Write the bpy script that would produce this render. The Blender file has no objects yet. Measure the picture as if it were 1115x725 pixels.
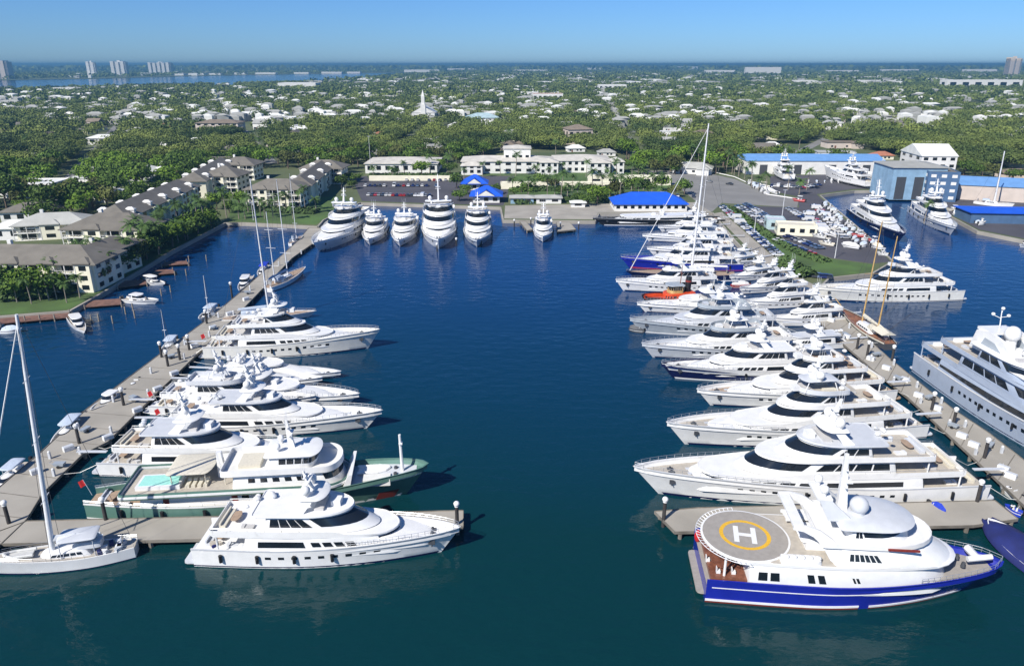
import bpy, math, random
import numpy as np
from mathutils import Vector
R = random.Random(7)
SC = bpy.context.scene
COL = SC.collection
# ------------------------------------------------------------- camera, sky, sun, exposure
F, H = 800.0, 70.0
TH = math.atan(292.5 / F)
cam = bpy.data.objects.new('camera', bpy.data.cameras.new('camera'))
COL.objects.link(cam)
cam.location = (0, 0, H)
cam.rotation_euler = (math.pi / 2 - TH, 0, 0)
cam.data.sensor_width = 36
cam.data.lens = 36 * F / 1115
cam.data.clip_start = 1
cam.data.clip_end = 250000
SC.camera = cam
SUN = Vector((-0.66, -0.75, 0.0)).normalized() * math.cos(math.radians(42)) + Vector((0, 0, math.sin(math.radians(42))))
w = bpy.data.worlds.new('World'); SC.world = w; w.use_nodes = True
nt = w.node_tree
bg = nt.nodes['Background']
sky = nt.nodes.new('ShaderNodeTexSky'); sky.sky_type = 'NISHITA'; sky.sun_disc = False
sky.sun_elevation = math.radians(42); sky.sun_rotation = math.atan2(SUN.x, SUN.y)
sky.altitude = 0; sky.air_density = 1.0; sky.dust_density = 0.2; sky.ozone_density = 4.0
tint = nt.nodes.new('ShaderNodeMix'); tint.data_type = 'RGBA'; tint.blend_type = 'MULTIPLY'
tint.inputs[0].default_value = 1.0
tcw = nt.nodes.new('ShaderNodeTexCoord'); sx = nt.nodes.new('ShaderNodeSeparateXYZ'); rmp = nt.nodes.new('ShaderNodeValToRGB')
nt.links.new(tcw.outputs['Generated'], sx.inputs[0]); nt.links.new(sx.outputs[2], rmp.inputs[0]); nt.links.new(rmp.outputs[0], tint.inputs[7])
rmp.color_ramp.elements[0].position = 0.0; rmp.color_ramp.elements[0].color = (0.46, 0.78, 1.38, 1)
rmp.color_ramp.elements[1].position = 0.35; rmp.color_ramp.elements[1].color = (0.36, 0.70, 1.12, 1)
nt.links.new(sky.outputs[0], tint.inputs[6]); nt.links.new(tint.outputs[2], bg.inputs[0])
bg.inputs[1].default_value = 0.07
sl = bpy.data.lights.new('sun', 'SUN'); sl.energy = 5.0; sl.angle = math.radians(0.5); sl.color = (1, 0.95, 0.87)
so = bpy.data.objects.new('sun', sl); COL.objects.link(so)
so.rotation_euler = (-SUN).to_track_quat('-Z', 'Y').to_euler(); so.location = (-100, -100, 200)
SC.view_settings.view_transform = 'Standard'; SC.view_settings.look = 'None'
SC.view_settings.exposure = 0.42; SC.view_settings.gamma = 1; SC.view_settings.use_curve_mapping = False

def G(px, py, z=0.0):
    a = (px - 557.5) / F; b = (362.5 - py) / F
    t = (H - z) / (math.sin(TH) - b * math.cos(TH))
    return Vector((a * t, t * (math.cos(TH) + b * math.sin(TH)), z))
def PX(x, y, z=0):
    d = y * math.cos(TH) + (H - z) * math.sin(TH); u = y * math.sin(TH) - (H - z) * math.cos(TH)
    return 557.5 + F * x / d, 362.5 - F * u / d

# ------------------------------------------------------------- materials
MATS = {}
def mat(name, col, rough=0.5, metal=0.0, var=0.06, scale=3.0, spec=0.5, col2=None, bump=0.0, obj_rand=0.0, coords='Object', clear=0.0):
    m = bpy.data.materials.new(name); m.use_nodes = True
    t = m.node_tree; p = t.nodes['Principled BSDF']
    p.inputs['Roughness'].default_value = rough; p.inputs['Metallic'].default_value = metal
    p.inputs['Specular IOR Level'].default_value = spec
    if clear: p.inputs['Coat Weight'].default_value = clear
    tc = t.nodes.new('ShaderNodeTexCoord'); no = t.nodes.new('ShaderNodeTexNoise')
    no.inputs['Scale'].default_value = scale; no.inputs['Detail'].default_value = 3
    if coords == 'World':
        g = t.nodes.new('ShaderNodeNewGeometry'); t.links.new(g.outputs['Position'], no.inputs['Vector'])
    else: t.links.new(tc.outputs[coords], no.inputs['Vector'])
    cr = t.nodes.new('ShaderNodeValToRGB')
    c1 = col2 or tuple(max(0, c * (1 - var * 2)) for c in col)
    cr.color_ramp.elements[0].position = 0.35; cr.color_ramp.elements[1].position = 0.65
    cr.color_ramp.elements[0].color = (*c1, 1); cr.color_ramp.elements[1].color = (*col, 1)
    t.links.new(no.outputs[0], cr.inputs[0]); out = cr.outputs[0]
    if obj_rand:
        oi = t.nodes.new('ShaderNodeObjectInfo'); mr = t.nodes.new('ShaderNodeMapRange')
        mr.inputs[3].default_value = 1 - obj_rand; mr.inputs[4].default_value = 1 + obj_rand
        t.links.new(oi.outputs['Random'], mr.inputs[0])
        mx = t.nodes.new('ShaderNodeVectorMath'); mx.operation = 'SCALE'
        t.links.new(out, mx.inputs[0]); t.links.new(mr.outputs[0], mx.inputs['Scale']); out = mx.outputs[0]
    t.links.new(out, p.inputs['Base Color'])
    if bump:
        b = t.nodes.new('ShaderNodeBump'); b.inputs['Strength'].default_value = bump; b.inputs['Distance'].default_value = 0.1
        t.links.new(no.outputs[0], b.inputs['Height']); t.links.new(b.outputs[0], p.inputs['Normal'])
    MATS[name] = m
    return m
mat('white', (0.75, 0.75, 0.74), 0.28, var=0.035, scale=0.7)
mat('ivory', (0.74, 0.73, 0.68), 0.3, var=0.04, scale=0.7)
mat('silver', (0.50, 0.53, 0.57), 0.3, var=0.04, scale=0.7)
mat('palegrey', (0.55, 0.57, 0.60), 0.35, var=0.04, scale=0.7)
mat('slate', (0.33, 0.37, 0.41), 0.4, var=0.05, scale=0.7)
mat('steelblue', (0.36, 0.42, 0.52), 0.28, var=0.04, scale=0.5)
mat('royal', (0.012, 0.022, 0.30), 0.22, var=0.06, scale=0.5)
mat('navy', (0.008, 0.012, 0.06), 0.2, var=0.08, scale=0.5)
mat('seagreen', (0.10, 0.20, 0.165), 0.3, var=0.06, scale=0.5)
mat('glass', (0.012, 0.016, 0.022), 0.08, var=0.1, scale=0.4, spec=0.8)
mat('glass_green', (0.10, 0.24, 0.25), 0.1, var=0.1, scale=0.6, spec=0.8)
mat('teak', (0.40, 0.29, 0.20), 0.6, var=0.12, scale=2.5)
mat('deckgrey', (0.32, 0.295, 0.265), 0.7, var=0.06, scale=1.5)
mat('decktan', (0.45, 0.41, 0.35), 0.7, var=0.08, scale=1.5)
mat('padgrey', (0.50, 0.49, 0.48), 0.7, var=0.05, scale=0.5)
mat('mahogany', (0.22, 0.085, 0.05), 0.35, var=0.2, scale=1.2)
mat('wood', (0.30, 0.13, 0.06), 0.5, var=0.25, scale=0.6)
mat('spar', (0.55, 0.36, 0.14), 0.4, var=0.15, scale=0.6)
mat('alu', (0.72, 0.73, 0.75), 0.3, 0.0, var=0.05)
mat('steel', (0.6, 0.62, 0.64), 0.25, 0.7, var=0.05)
mat('black', (0.012, 0.012, 0.014), 0.5, var=0.1)
mat('darkgrey', (0.06, 0.065, 0.075), 0.6, var=0.1)
mat('red', (0.50, 0.02, 0.02), 0.5, var=0.1)
mat('boot_red', (0.22, 0.03, 0.02), 0.5, var=0.1)
mat('orange', (0.62, 0.07, 0.015), 0.4, var=0.12, scale=0.8)
mat('yellow', (0.72, 0.42, 0.03), 0.6, var=0.08)
mat('canvas_blue', (0.01, 0.04, 0.45), 0.7, var=0.1)
mat('canvas_navy', (0.01, 0.018, 0.13), 0.8, var=0.15, scale=0.5)
mat('canvas_pale', (0.45, 0.52, 0.62), 0.8, var=0.06)
mat('canvas_tan', (0.62, 0.58, 0.48), 0.8, var=0.06)
mat('pool', (0.36, 0.74, 0.64), 0.15, var=0.05)
mat('rubber', (0.55, 0.55, 0.53), 0.6, var=0.05)
mat('bark', (0.16, 0.12, 0.09), 0.9, var=0.2, scale=2)
mat('palmbark', (0.30, 0.26, 0.21), 0.9, var=0.2, scale=2)
mat('piling', (0.045, 0.04, 0.038), 0.8, var=0.2, scale=2)
mat('pilingpale', (0.34, 0.29, 0.23), 0.8, var=0.2, scale=2)
mat('concrete', (0.35, 0.325, 0.28), 0.85, var=0.10, scale=0.12, coords='World', bump=0.1)
mat('concrete_dark', (0.20, 0.18, 0.15), 0.9, var=0.2, scale=0.4, coords='World')
mat('asphalt', (0.075, 0.072, 0.085), 0.9, var=0.12, scale=0.06, coords='World')
mat('road', (0.22, 0.215, 0.205), 0.9, var=0.08, scale=0.08, coords='World')
mat('grass', (0.075, 0.14, 0.03), 0.95, col2=(0.05, 0.085, 0.022), scale=0.08, coords='World')
mat('planks', (0.21, 0.11, 0.08), 0.8, var=0.2, scale=0.7, coords='World')
mat('stucco', (0.80, 0.76, 0.60), 0.85, var=0.05, scale=0.3)
mat('stucco_white', (0.72, 0.71, 0.68), 0.85, var=0.05, scale=0.3)
mat('stucco_pink', (0.58, 0.50, 0.44), 0.85, var=0.05, scale=0.3)
mat('roofgrey', (0.165, 0.15, 0.125), 0.75, var=0.1, scale=0.25, obj_rand=0.15)
mat('roofpale', (0.40, 0.40, 0.37), 0.7, var=0.08, scale=0.2, obj_rand=0.12)
mat('roofwhite', (0.74, 0.74, 0.70), 0.6, var=0.06, scale=0.2)
mat('roofbrown', (0.20, 0.16, 0.12), 0.8, var=0.12, scale=0.25, obj_rand=0.2)
mat('rooftile', (0.42, 0.17, 0.10), 0.8, var=0.12, scale=0.3)
mat('roofblue', (0.015, 0.10, 0.62), 0.5, var=0.06, scale=0.3)
mat('roofsky', (0.16, 0.33, 0.62), 0.45, var=0.06, scale=0.3)
mat('shedblue', (0.26, 0.41, 0.55), 0.5, var=0.1, scale=0.3)
mat('sheddark', (0.08, 0.15, 0.27), 0.5, var=0.1, scale=0.3)
mat('shedteal', (0.42, 0.55, 0.58), 0.5, var=0.1, scale=0.3)
for i, c in enumerate([(0.7, 0.7, 0.7), (0.05, 0.055, 0.07), (0.3, 0.31, 0.33), (0.02, 0.03, 0.12), (0.4, 0.03, 0.03), (0.10, 0.14, 0.22)]):
    mat('car%d' % i, c, 0.25, var=0.04, scale=0.5, clear=0.6)
mat('roofcream', (0.58, 0.55, 0.49), 0.8, var=0.1, scale=0.25)
# foliage: colour by tree and by clump
def foliage(name, a, b, rnd=0.28, sc=0.35, world=False):
    m = mat(name, a, 0.75, col2=b, scale=sc, obj_rand=rnd, coords='World' if world else 'Object', spec=0.2)
    p = m.node_tree.nodes['Principled BSDF']
    p.inputs['Subsurface Weight'].default_value = 0.0
    return m
foliage('leaf', (0.11, 0.175, 0.028), (0.035, 0.07, 0.014))
foliage('leaf_light', (0.15, 0.24, 0.025), (0.07, 0.13, 0.016))
foliage('leaf_olive', (0.115, 0.13, 0.035), (0.05, 0.06, 0.018))
foliage('leaf_palm', (0.09, 0.155, 0.04), (0.05, 0.09, 0.025), 0.2)
foliage('leaf_far', (0.20, 0.24, 0.055), (0.033, 0.062, 0.02), 0.0, 0.013, True)
for n_ in MATS['leaf_far'].node_tree.nodes:
    if n_.type == 'TEX_NOISE': n_.inputs['Detail'].default_value = 6; n_.inputs['Roughness'].default_value = 0.68
foliage('shrub', (0.075, 0.12, 0.035), (0.035, 0.065, 0.02), 0.2, 0.9)

def water_mat():
    m = bpy.data.materials.new('water'); m.use_nodes = True; t = m.node_tree; p = t.nodes['Principled BSDF']
    g = t.nodes.new('ShaderNodeNewGeometry')
    n = t.nodes.new('ShaderNodeTexNoise'); n.inputs['Scale'].default_value = 0.006; n.inputs['Detail'].default_value = 2
    t.links.new(g.outputs['Position'], n.inputs['Vector'])
    # sky reflection by view angle painted into base colour: teal near, blue farther off
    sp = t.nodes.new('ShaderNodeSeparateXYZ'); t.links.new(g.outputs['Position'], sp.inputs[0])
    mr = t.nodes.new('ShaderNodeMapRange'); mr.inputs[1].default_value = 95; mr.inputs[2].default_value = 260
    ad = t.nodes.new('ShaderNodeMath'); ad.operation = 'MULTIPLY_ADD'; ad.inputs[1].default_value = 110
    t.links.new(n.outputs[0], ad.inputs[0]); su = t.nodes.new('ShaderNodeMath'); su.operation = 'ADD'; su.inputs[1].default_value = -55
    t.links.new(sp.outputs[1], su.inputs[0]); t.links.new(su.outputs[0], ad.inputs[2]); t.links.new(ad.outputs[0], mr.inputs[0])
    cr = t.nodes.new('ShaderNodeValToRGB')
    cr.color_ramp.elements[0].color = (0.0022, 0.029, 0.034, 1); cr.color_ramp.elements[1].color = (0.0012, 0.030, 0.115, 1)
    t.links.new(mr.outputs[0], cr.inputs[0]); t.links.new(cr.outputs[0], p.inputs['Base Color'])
    n3 = t.nodes.new('ShaderNodeTexNoise'); n3.inputs['Scale'].default_value = 0.03; n3.inputs['Detail'].default_value = 4; t.links.new(g.outputs['Position'], n3.inputs['Vector'])
    m3 = t.nodes.new('ShaderNodeMapRange'); m3.inputs[1].default_value = .4; m3.inputs[2].default_value = .65; m3.inputs[3].default_value = .05; m3.inputs[4].default_value = .16
    t.links.new(n3.outputs[0], m3.inputs[0]); t.links.new(m3.outputs[0], p.inputs['Roughness'])
    p.inputs['Roughness'].default_value = 0.07; p.inputs['IOR'].default_value = 1.333
    p.inputs['Specular IOR Level'].default_value = 0.5
    mp = t.nodes.new('ShaderNodeMapping'); mp.inputs['Scale'].default_value = (0.7, 1.2, 1)
    t.links.new(g.outputs['Position'], mp.inputs[0])
    a = t.nodes.new('ShaderNodeTexNoise'); a.inputs['Scale'].default_value = 0.35; a.inputs['Detail'].default_value = 4
    t.links.new(mp.outputs[0], a.inputs['Vector'])
    b = t.nodes.new('ShaderNodeTexNoise'); b.inputs['Scale'].default_value = 0.035; b.inputs['Detail'].default_value = 2
    t.links.new(mp.outputs[0], b.inputs['Vector'])
    mu = t.nodes.new('ShaderNodeMath'); mu.operation = 'MULTIPLY'
    t.links.new(a.outputs[0], mu.inputs[0]); t.links.new(b.outputs[0], mu.inputs[1])
    bu = t.nodes.new('ShaderNodeBump'); bu.inputs['Strength'].default_value = 0.8; bu.inputs['Distance'].default_value = 0.5
    t.links.new(mu.outputs[0], bu.inputs['Height']); t.links.new(bu.outputs[0], p.inputs['Normal'])
    MATS['water'] = m
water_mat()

# ------------------------------------------------------------- helpers
def tag(o, label=None, cat=None, group=None, kind=None):
    if label: o['label'] = label
    if cat: o['category'] = cat
    if group: o['group'] = group
    if kind: o['kind'] = kind
    return o
def empty(name, label, cat, loc=(0, 0, 0), rz=0.0, group=None):
    o = bpy.data.objects.new(name, None); COL.objects.link(o)
    o.location = loc; o.rotation_euler = (0, 0, rz); o.empty_display_size = 1
    return tag(o, label, cat, group)
class MB:
    def __init__(s): s.v = []; s.f = []; s.mi = []; s.m = 0; s.ch = []
    def add(s, vs, fs):
        n = len(s.v); s.ch.append((n, len(s.f))); s.v += [tuple(v) for v in vs]
        for f in fs: s.f.append([i + n for i in f]); s.mi.append(s.m)
        return s
    def box(s, x0, x1, y0, y1, z0, z1, rot=0, c=None):
        vs = [(x, y, z) for z in (z0, z1) for x, y in ((x0, y0), (x1, y0), (x1, y1), (x0, y1))]
        if rot:
            cx, cy = c or ((x0 + x1) / 2, (y0 + y1) / 2); ca, sa = math.cos(rot), math.sin(rot)
            vs = [(cx + (x - cx) * ca - (y - cy) * sa, cy + (x - cx) * sa + (y - cy) * ca, z) for x, y, z in vs]
        return s.add(vs, [(3, 2, 1, 0), (4, 5, 6, 7), (0, 1, 5, 4), (1, 2, 6, 5), (2, 3, 7, 6), (3, 0, 4, 7)])
    def loft(s, rings, cap=(True, True), closed=True):
        n = len(rings[0]); vs = [p for r in rings for p in r]; fs = []
        for k in range(len(rings) - 1):
            for i in range(n if closed else n - 1):
                j = (i + 1) % n
                fs.append((k * n + i, k * n + j, (k + 1) * n + j, (k + 1) * n + i))
        if cap[0]: fs.append(tuple(range(n - 1, -1, -1)))
        if cap[1]: fs.append(tuple(range((len(rings) - 1) * n, len(rings) * n)))
        return s.add(vs, fs)
    def tube(s, a, b, r0, r1=None, n=6):
        r1 = r0 if r1 is None else r1
        a = Vector(a); b = Vector(b); d = (b - a).normalized()
        u = d.cross(Vector((0, 0, 1)) if abs(d.z) < 0.9 else Vector((1, 0, 0))).normalized(); w_ = d.cross(u)
        rs = []
        for p, r in ((a, r0), (b, r1)):
            rs.append([p + (u * math.cos(k * 2 * math.pi / n) + w_ * math.sin(k * 2 * math.pi / n)) * r for k in range(n)])
        return s.loft(rs)
    def path(s, pts, r, n=5):
        for a, b in zip(pts[:-1], pts[1:]): s.tube(a, b, r, r, n)
        return s
    def sphere(s, c, rx, ry=None, rz=None, n=10, m=6):
        ry = rx if ry is None else ry; rz = rx if rz is None else rz
        rings = []
        for k in range(1, m):
            ph = -math.pi / 2 + math.pi * k / m
            rings.append([(c[0] + rx * math.cos(ph) * math.cos(a * 2 * math.pi / n), c[1] + ry * math.cos(ph) * math.sin(a * 2 * math.pi / n), c[2] + rz * math.sin(ph)) for a in range(n)])
        b = len(s.v)
        s.loft(rings, (False, False))
        q = len(s.v); s.v += [(c[0], c[1], c[2] - rz), (c[0], c[1], c[2] + rz)]
        for i in range(n):
            j = (i + 1) % n
            s.f.append([q, b + j, b + i]); s.mi.append(s.m)
            s.f.append([q + 1, b + (m - 2) * n + i, b + (m - 2) * n + j]); s.mi.append(s.m)
        return s
    def poly(s, pts, z0, z1):
        return s.loft([[(p[0], p[1], z0) for p in pts], [(p[0], p[1], z1) for p in pts]])
    def build_each(s, name, m, parent=None, smooth=35):
        ch = s.ch + [(len(s.v), len(s.f))]
        for (v0, f0), (v1, f1) in zip(ch[:-1], ch[1:]):
            q = MB(); q.v = s.v[v0:v1]; q.f = [[i - v0 for i in f] for f in s.f[f0:f1]]; q.build(name, m, parent, smooth)
    def build(s, name, m, parent=None, smooth=35, label=None):
        me = bpy.data.meshes.new(name); me.from_pydata(s.v, [], s.f); 
        for x in (m if isinstance(m, (list, tuple)) else [m]): me.materials.append(MATS[x])
        if isinstance(m, (list, tuple)): me.polygons.foreach_set('material_index', s.mi)
        if smooth:
            me.polygons.foreach_set('use_smooth', [True] * len(me.polygons)); me.set_sharp_from_angle(angle=math.radians(smooth))
        me.update()
        o = bpy.data.objects.new(name, me); COL.objects.link(o)
        if parent: o.parent = parent
        if label: o['label'] = label
        return o
def copy_tree(o, parent=None):
    c = o.copy(); COL.objects.link(c)
    if parent: c.parent = parent
    for ch in list(KIDS.get(o.name, [])): copy_tree(ch, c)
    return c
KIDS = {}
def index_kids(o):
    KIDS[o.name] = [c for c in o.children]
    for c in o.children: index_kids(c)
def inpoly(x, y, P):
    r = False; n = len(P); j = n - 1
    for i in range(n):
        if (P[i][1] > y) != (P[j][1] > y) and x < (P[j][0] - P[i][0]) * (y - P[i][1]) / (P[j][1] - P[i][1]) + P[i][0]: r = not r
        j = i
    return r
ORD = ['', 'second', 'third', 'fourth', 'fifth', 'sixth', 'seventh', 'eighth', 'ninth', 'tenth', 'eleventh', 'twelfth', 'thirteenth', 'fourteenth', 'fifteenth',
       'sixteenth', 'seventeenth', 'eighteenth', 'nineteenth', 'twentieth']
def rank(i, n, near='left'):
    if n == 1: return 'the only'
    if i == 0: return 'leftmost'
    if i == n - 1: return 'rightmost'
    if n == 3: return 'middle'
    if i <= n // 2: return ORD[i] + ' from left'
    k = n - 1 - i
    return ORD[k] + ' from right' if k < 20 else ORD[i]
# ------------------------------------------------------------- boats
LIM = [None]
def clampy(x, y):
    if LIM[0] is None: return y
    l = LIM[0](x); return max(-l, min(l, y))
def outl(xa, xf, w, nose, z, p=2.1, ns=5, nn=8, cr=0.5):
    h = [(xa, w - cr), (xa + cr * 0.3, w - cr * 0.3), (xa + cr, w)]
    for k in range(1, ns): h.append((xa + cr + (xf - nose - xa - cr) * k / ns, w))
    for k in range(nn):
        a = (k / nn) * math.pi / 2
        h.append((xf - nose + nose * math.sin(a) ** (2 / p), w * math.cos(a) ** (2 / p)))
    h.append((xf, 0.0))
    h = [(x, clampy(x, y)) for x, y in h]
    return [(x, y, z) for x, y in h] + [(x, -y, z) for x, y in h[-2::-1]]
class House:
    def __init__(s, z0, z1, a, b, p=2.1): s.z0, s.z1, s.a, s.b, s.p = z0, z1, a, b, p      # a, b = (xa, xf, w, nose) bottom and top
    def L(s, v): return [s.a[i] + (s.b[i] - s.a[i]) * v for i in range(4)] + [s.z0 + (s.z1 - s.z0) * v]
    def mesh(s, mb, vs=(0, 0.5, 0.93, 1.0)):
        rings = []
        for v in vs:
            xa, xf, w, nose, z = s.L(v)
            e = 0.12 if v == 1.0 else 0
            rings.append(outl(xa + e, xf - e, w - e, nose, z, s.p))
        mb.loft(rings)
    def pt(s, t, v, side, off=0.0):
        def q(t, v):
            xa, xf, w, nose, z = s.L(v)
            if t <= 1: return Vector((xa + 0.5 + (xf - nose - xa - 0.5) * t, clampy(xa + 0.5 + (xf - nose - xa - 0.5) * t, w), z))
            a = min(t - 1, 1) * math.pi / 2
            xx = xf - nose + nose * math.sin(a) ** (2 / s.p)
            return Vector((xx, clampy(xx, w * math.cos(a) ** (2 / s.p)) if a < 1.5707 else 0, z))
        p = q(t, v)
        e = 0.02
        n = (q(min(t + e, 2), v) - q(max(t - e, 0), v)).cross(q(t, v + 0.1) - q(t, v - 0.1))
        n = n.normalized() if n.length > 0 else Vector((1, 0, 0))
        if n.dot(p - Vector((p.x - 3, 0, p.z))) < 0: n = -n
        p = p + n * off
        return Vector((p.x, p.y * side, p.z))
    def band(s, mb, t0, t1, v0, v1, off=0.04, sides=(1, -1), taper=0.0):
        n = max(1, int(abs(t1 - t0) * 8))
        for sd in sides:
            rings = []
            for i in range(n + 1):
                f = i / n; t = t0 + (t1 - t0) * f
                vb = v0 + (v1 - v0) * 0.5 * taper * (1 - f); vt = v1 - (v1 - v0) * 0.5 * taper * (1 - f)
                rings.append([s.pt(t, vb, sd, off), s.pt(t, vt, sd, off), s.pt(t, vt, sd, -0.04), s.pt(t, vb, sd, -0.04)])
            mb.loft(rings)
    def panes(s, mb, t0, t1, n, v0, v1, gap=0.25, sides=(1, -1), off=0.04):
        st = (t1 - t0) / n
        for i in range(n): s.band(mb, t0 + i * st, t0 + (i + 1 - gap) * st, v0, v1, off, sides)
class Hull:
    def __init__(s, L, B, hs, hb, rake=None, full=0.75, bul=0.9, keel=-0.9, stern=0.9, step=0.0, fb=0.35):
        s.L, s.B, s.hs, s.hb, s.rake, s.full, s.bul, s.keel, s.stern, s.fb = L, B, hs, hb, rake if rake is not None else L * 0.08, full, bul, keel, stern, fb
    def dk(s, t):
        if t < 0.4: return s.B / 2 * (s.stern + (1 - s.stern) * math.sin(t / 0.4 * math.pi / 2))
        return s.B / 2 * max(0.0, 1 - ((t - 0.4) / 0.6) ** 2.6) ** s.full
    def wl(s, t):
        if t < 0.35: return s.B / 2 * 0.95 * (s.stern + (1 - s.stern) * math.sin(t / 0.35 * math.pi / 2))
        return s.B / 2 * 0.95 * max(0.0, 1 - ((t - 0.35) / 0.65) ** 2.0)
    def zs(s, t):
        if t < s.fb: return s.hs
        f = (t - s.fb) / (1 - s.fb); return s.hs + (s.hb - s.hs) * (f * f * (3 - 2 * f) * 0.5 + f * 0.5)
    def pt(s, t, v, side=1, off=0.0):
        z = s.zs(t) * v if v >= 0 else s.keel * -v
        if v >= 0: y = s.wl(t) + (s.dk(t) - s.wl(t)) * v ** 1.3
        else: y = s.wl(t) * (1 + v * 0.55)
        x = t * (s.L - s.rake) + s.rake * max(v, -0.2) * t ** 5
        return Vector((x, (y + off) * side, z))
    def mesh(s, N=26):
        mb = MB(); vl = (-1, -0.3, 0, 0.25, 0.5, 0.75, 1.0); rings = []
        for i in range(N + 1):
            t = 1 - (1 - i / N) ** 1.25 * 1.0
            po = [s.pt(t, v, 1) for v in vl]; st = [s.pt(t, v, -1) for v in vl]
            inn = min(0.18, s.dk(t) * 0.6)
            zi = s.zs(t) - s.bul
            pi = [Vector((po[-1].x - (0.3 if t > 0.97 else 0), max(0, s.dk(t) - inn), s.zs(t))), Vector((po[-1].x - (0.3 if t > 0.97 else 0), max(0, s.dk(t) - inn), zi))]
            si = [Vector((p.x, -p.y, p.z)) for p in pi]
            rings.append(st[::-1] [:0] + po + pi + si[::-1] + st[::-1])
        mb.loft(rings, (True, True), True)
        return mb
    def lim(s, x):
        t = min(1, max(0, x) / s.L); z = s.zs(t); return max(.05, s.pt(t, max(0, (s.hs - s.bul - .75) / z)).y - .1)
    def stripe(s, mb, t0, t1, v0, v1, off=0.03, n=20, sides=(1, -1)):
        for sd in sides:
            rings = []
            for i in range(n + 1):
                t = t0 + (t1 - t0) * i / n
                rings.append([s.pt(t, v0, sd, off), s.pt(t, v1, sd, off), s.pt(t, v1, sd, -0.03), s.pt(t, v0, sd, -0.03)])
            mb.loft(rings)
    def ports(s, mb, t0, t1, n, v0, v1, fr=0.5):
        st = (t1 - t0) / n
        for i in range(n): s.stripe(mb, t0 + i * st, t0 + (i + fr) * st, v0, v1, 0.03, 1)
    def deckmesh(s, t0=0.0, t1=0.97, dz=0.02, N=20):
        mb = MB(); rings = []
        for i in range(N + 1):
            t = t0 + (t1 - t0) * i / N; x = s.pt(t, 1).x; y = max(0.02, s.dk(t) - 0.22); z = s.zs(t) - s.bul + dz
            rings.append([(x, y, z), (x, -y, z), (x, -y, z - 0.03), (x, y, z - 0.03)])
        return mb.loft(rings)
    def rail(s, t0, t1, h=0.75, n=14, r=0.035):
        mb = MB()
        for sd in (1, -1):
            P = []
            for i in range(n + 1):
                t = t0 + (t1 - t0) * i / n; x = s.pt(t, 1).x - (0.35 if t > .98 else 0); y = max(0.05, s.dk(t) - 0.1) * sd; z = s.zs(t)
                P.append((x, y, z + h)); mb.tube((x, y, z), (x, y, z + h), r, r, 4)
            mb.path(P, r, 4); mb.path([(x, y, z - h / 2) for x, y, z in P], r * 0.6, 4)
        return mb
def tray(mb, z0, xa, xf, w, nose, th=0.35, bul=0.7, flare=0.25, p=2.1, bt=0.12, xc=None):
    zt = z0 + th + bul; zf = z0 + th
    A = outl(xa + flare, xf - flare * 1.5, w - flare, nose, z0, p); B_ = outl(xa, xf, w, nose, z0 + th * .6, p); C = outl(xa + 0.05, xf - 0.1, w - 0.05, nose, zt, p)
    D = outl(xa + 0.05 + bt, xf - 0.1 - bt, w - 0.05 - bt, nose, zt, p); E_ = outl(xa + 0.05 + bt, xf - 0.1 - bt, w - 0.05 - bt, nose, zf, p)
    R5 = [A, B_, C, D, E_]
    if xc is not None:      # bulwark fades into a crowned, falling roof forward of xc
        out = []
        for k, r in enumerate(R5):
            q = []
            for x, y, z in r:
                f = min(1, max(0, (x - xc) / max(.1, xf - xc))); g_ = min(1, f * 3); g_ = g_ * g_ * (3 - 2 * g_)
                if k in (2, 3): z = z + (zf + .04 - z) * g_ * .97
                q.append((x, y, z - .33 * f * f))
            out.append(q)
        R5 = out + [[(x * .5 + .5 * (xa + (xf - xa) * .5), y * .5, z + (.22 if x > xc else 0)) for x, y, z in out[4]]] if False else out
    mb.loft(R5)
def fairing(xa, xf, w, nose, zd, zb, zf_, p=2.2, inset=.35, bend=1.3):
    """long smooth nose sloping down from the superstructure to the foredeck"""
    mb = MB()
    def top(k, dz):
        r = []
        for x, y, z in outl(xa, xf - k, w - k, nose, 0, p):
            f = max(0, (x - xa) / (xf - xa)); r.append((x, y, zb + (zf_ - zb) * f ** bend + dz))
        return r
    lo = [(x, y, zd) for x, y, z in outl(xa, xf, w, nose, zd, p)]
    mb.loft([lo, top(.06, -.25), top(inset, 0), [(x, y * .5, z + .12) for x, y, z in top(inset * 2, 0)]])
    return mb
def floor(xa, xf, w, nose, z, p=2.1):
    mb = MB(); mb.loft([outl(xa, xf, w, nose, z, p), outl(xa, xf, w, nose, z + 0.03, p)]); return mb
def radomes(par, c, r=0.55, spread=1.3, n=2, z=0.0):
    out = []
    for k in range(n):
        y = (k - (n - 1) / 2) * 2 * spread
        mb = MB(); mb.tube((c[0], y, c[2] - 0.5), (c[0], y, c[2]), r * 0.5, r * 0.6, 8); mb.sphere((c[0], y, c[2] + r * 0.85), r, r, r * 1.05, 10, 7)
        out.append(mb.build('radar_dome', 'white', par, 50))
    return out
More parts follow.
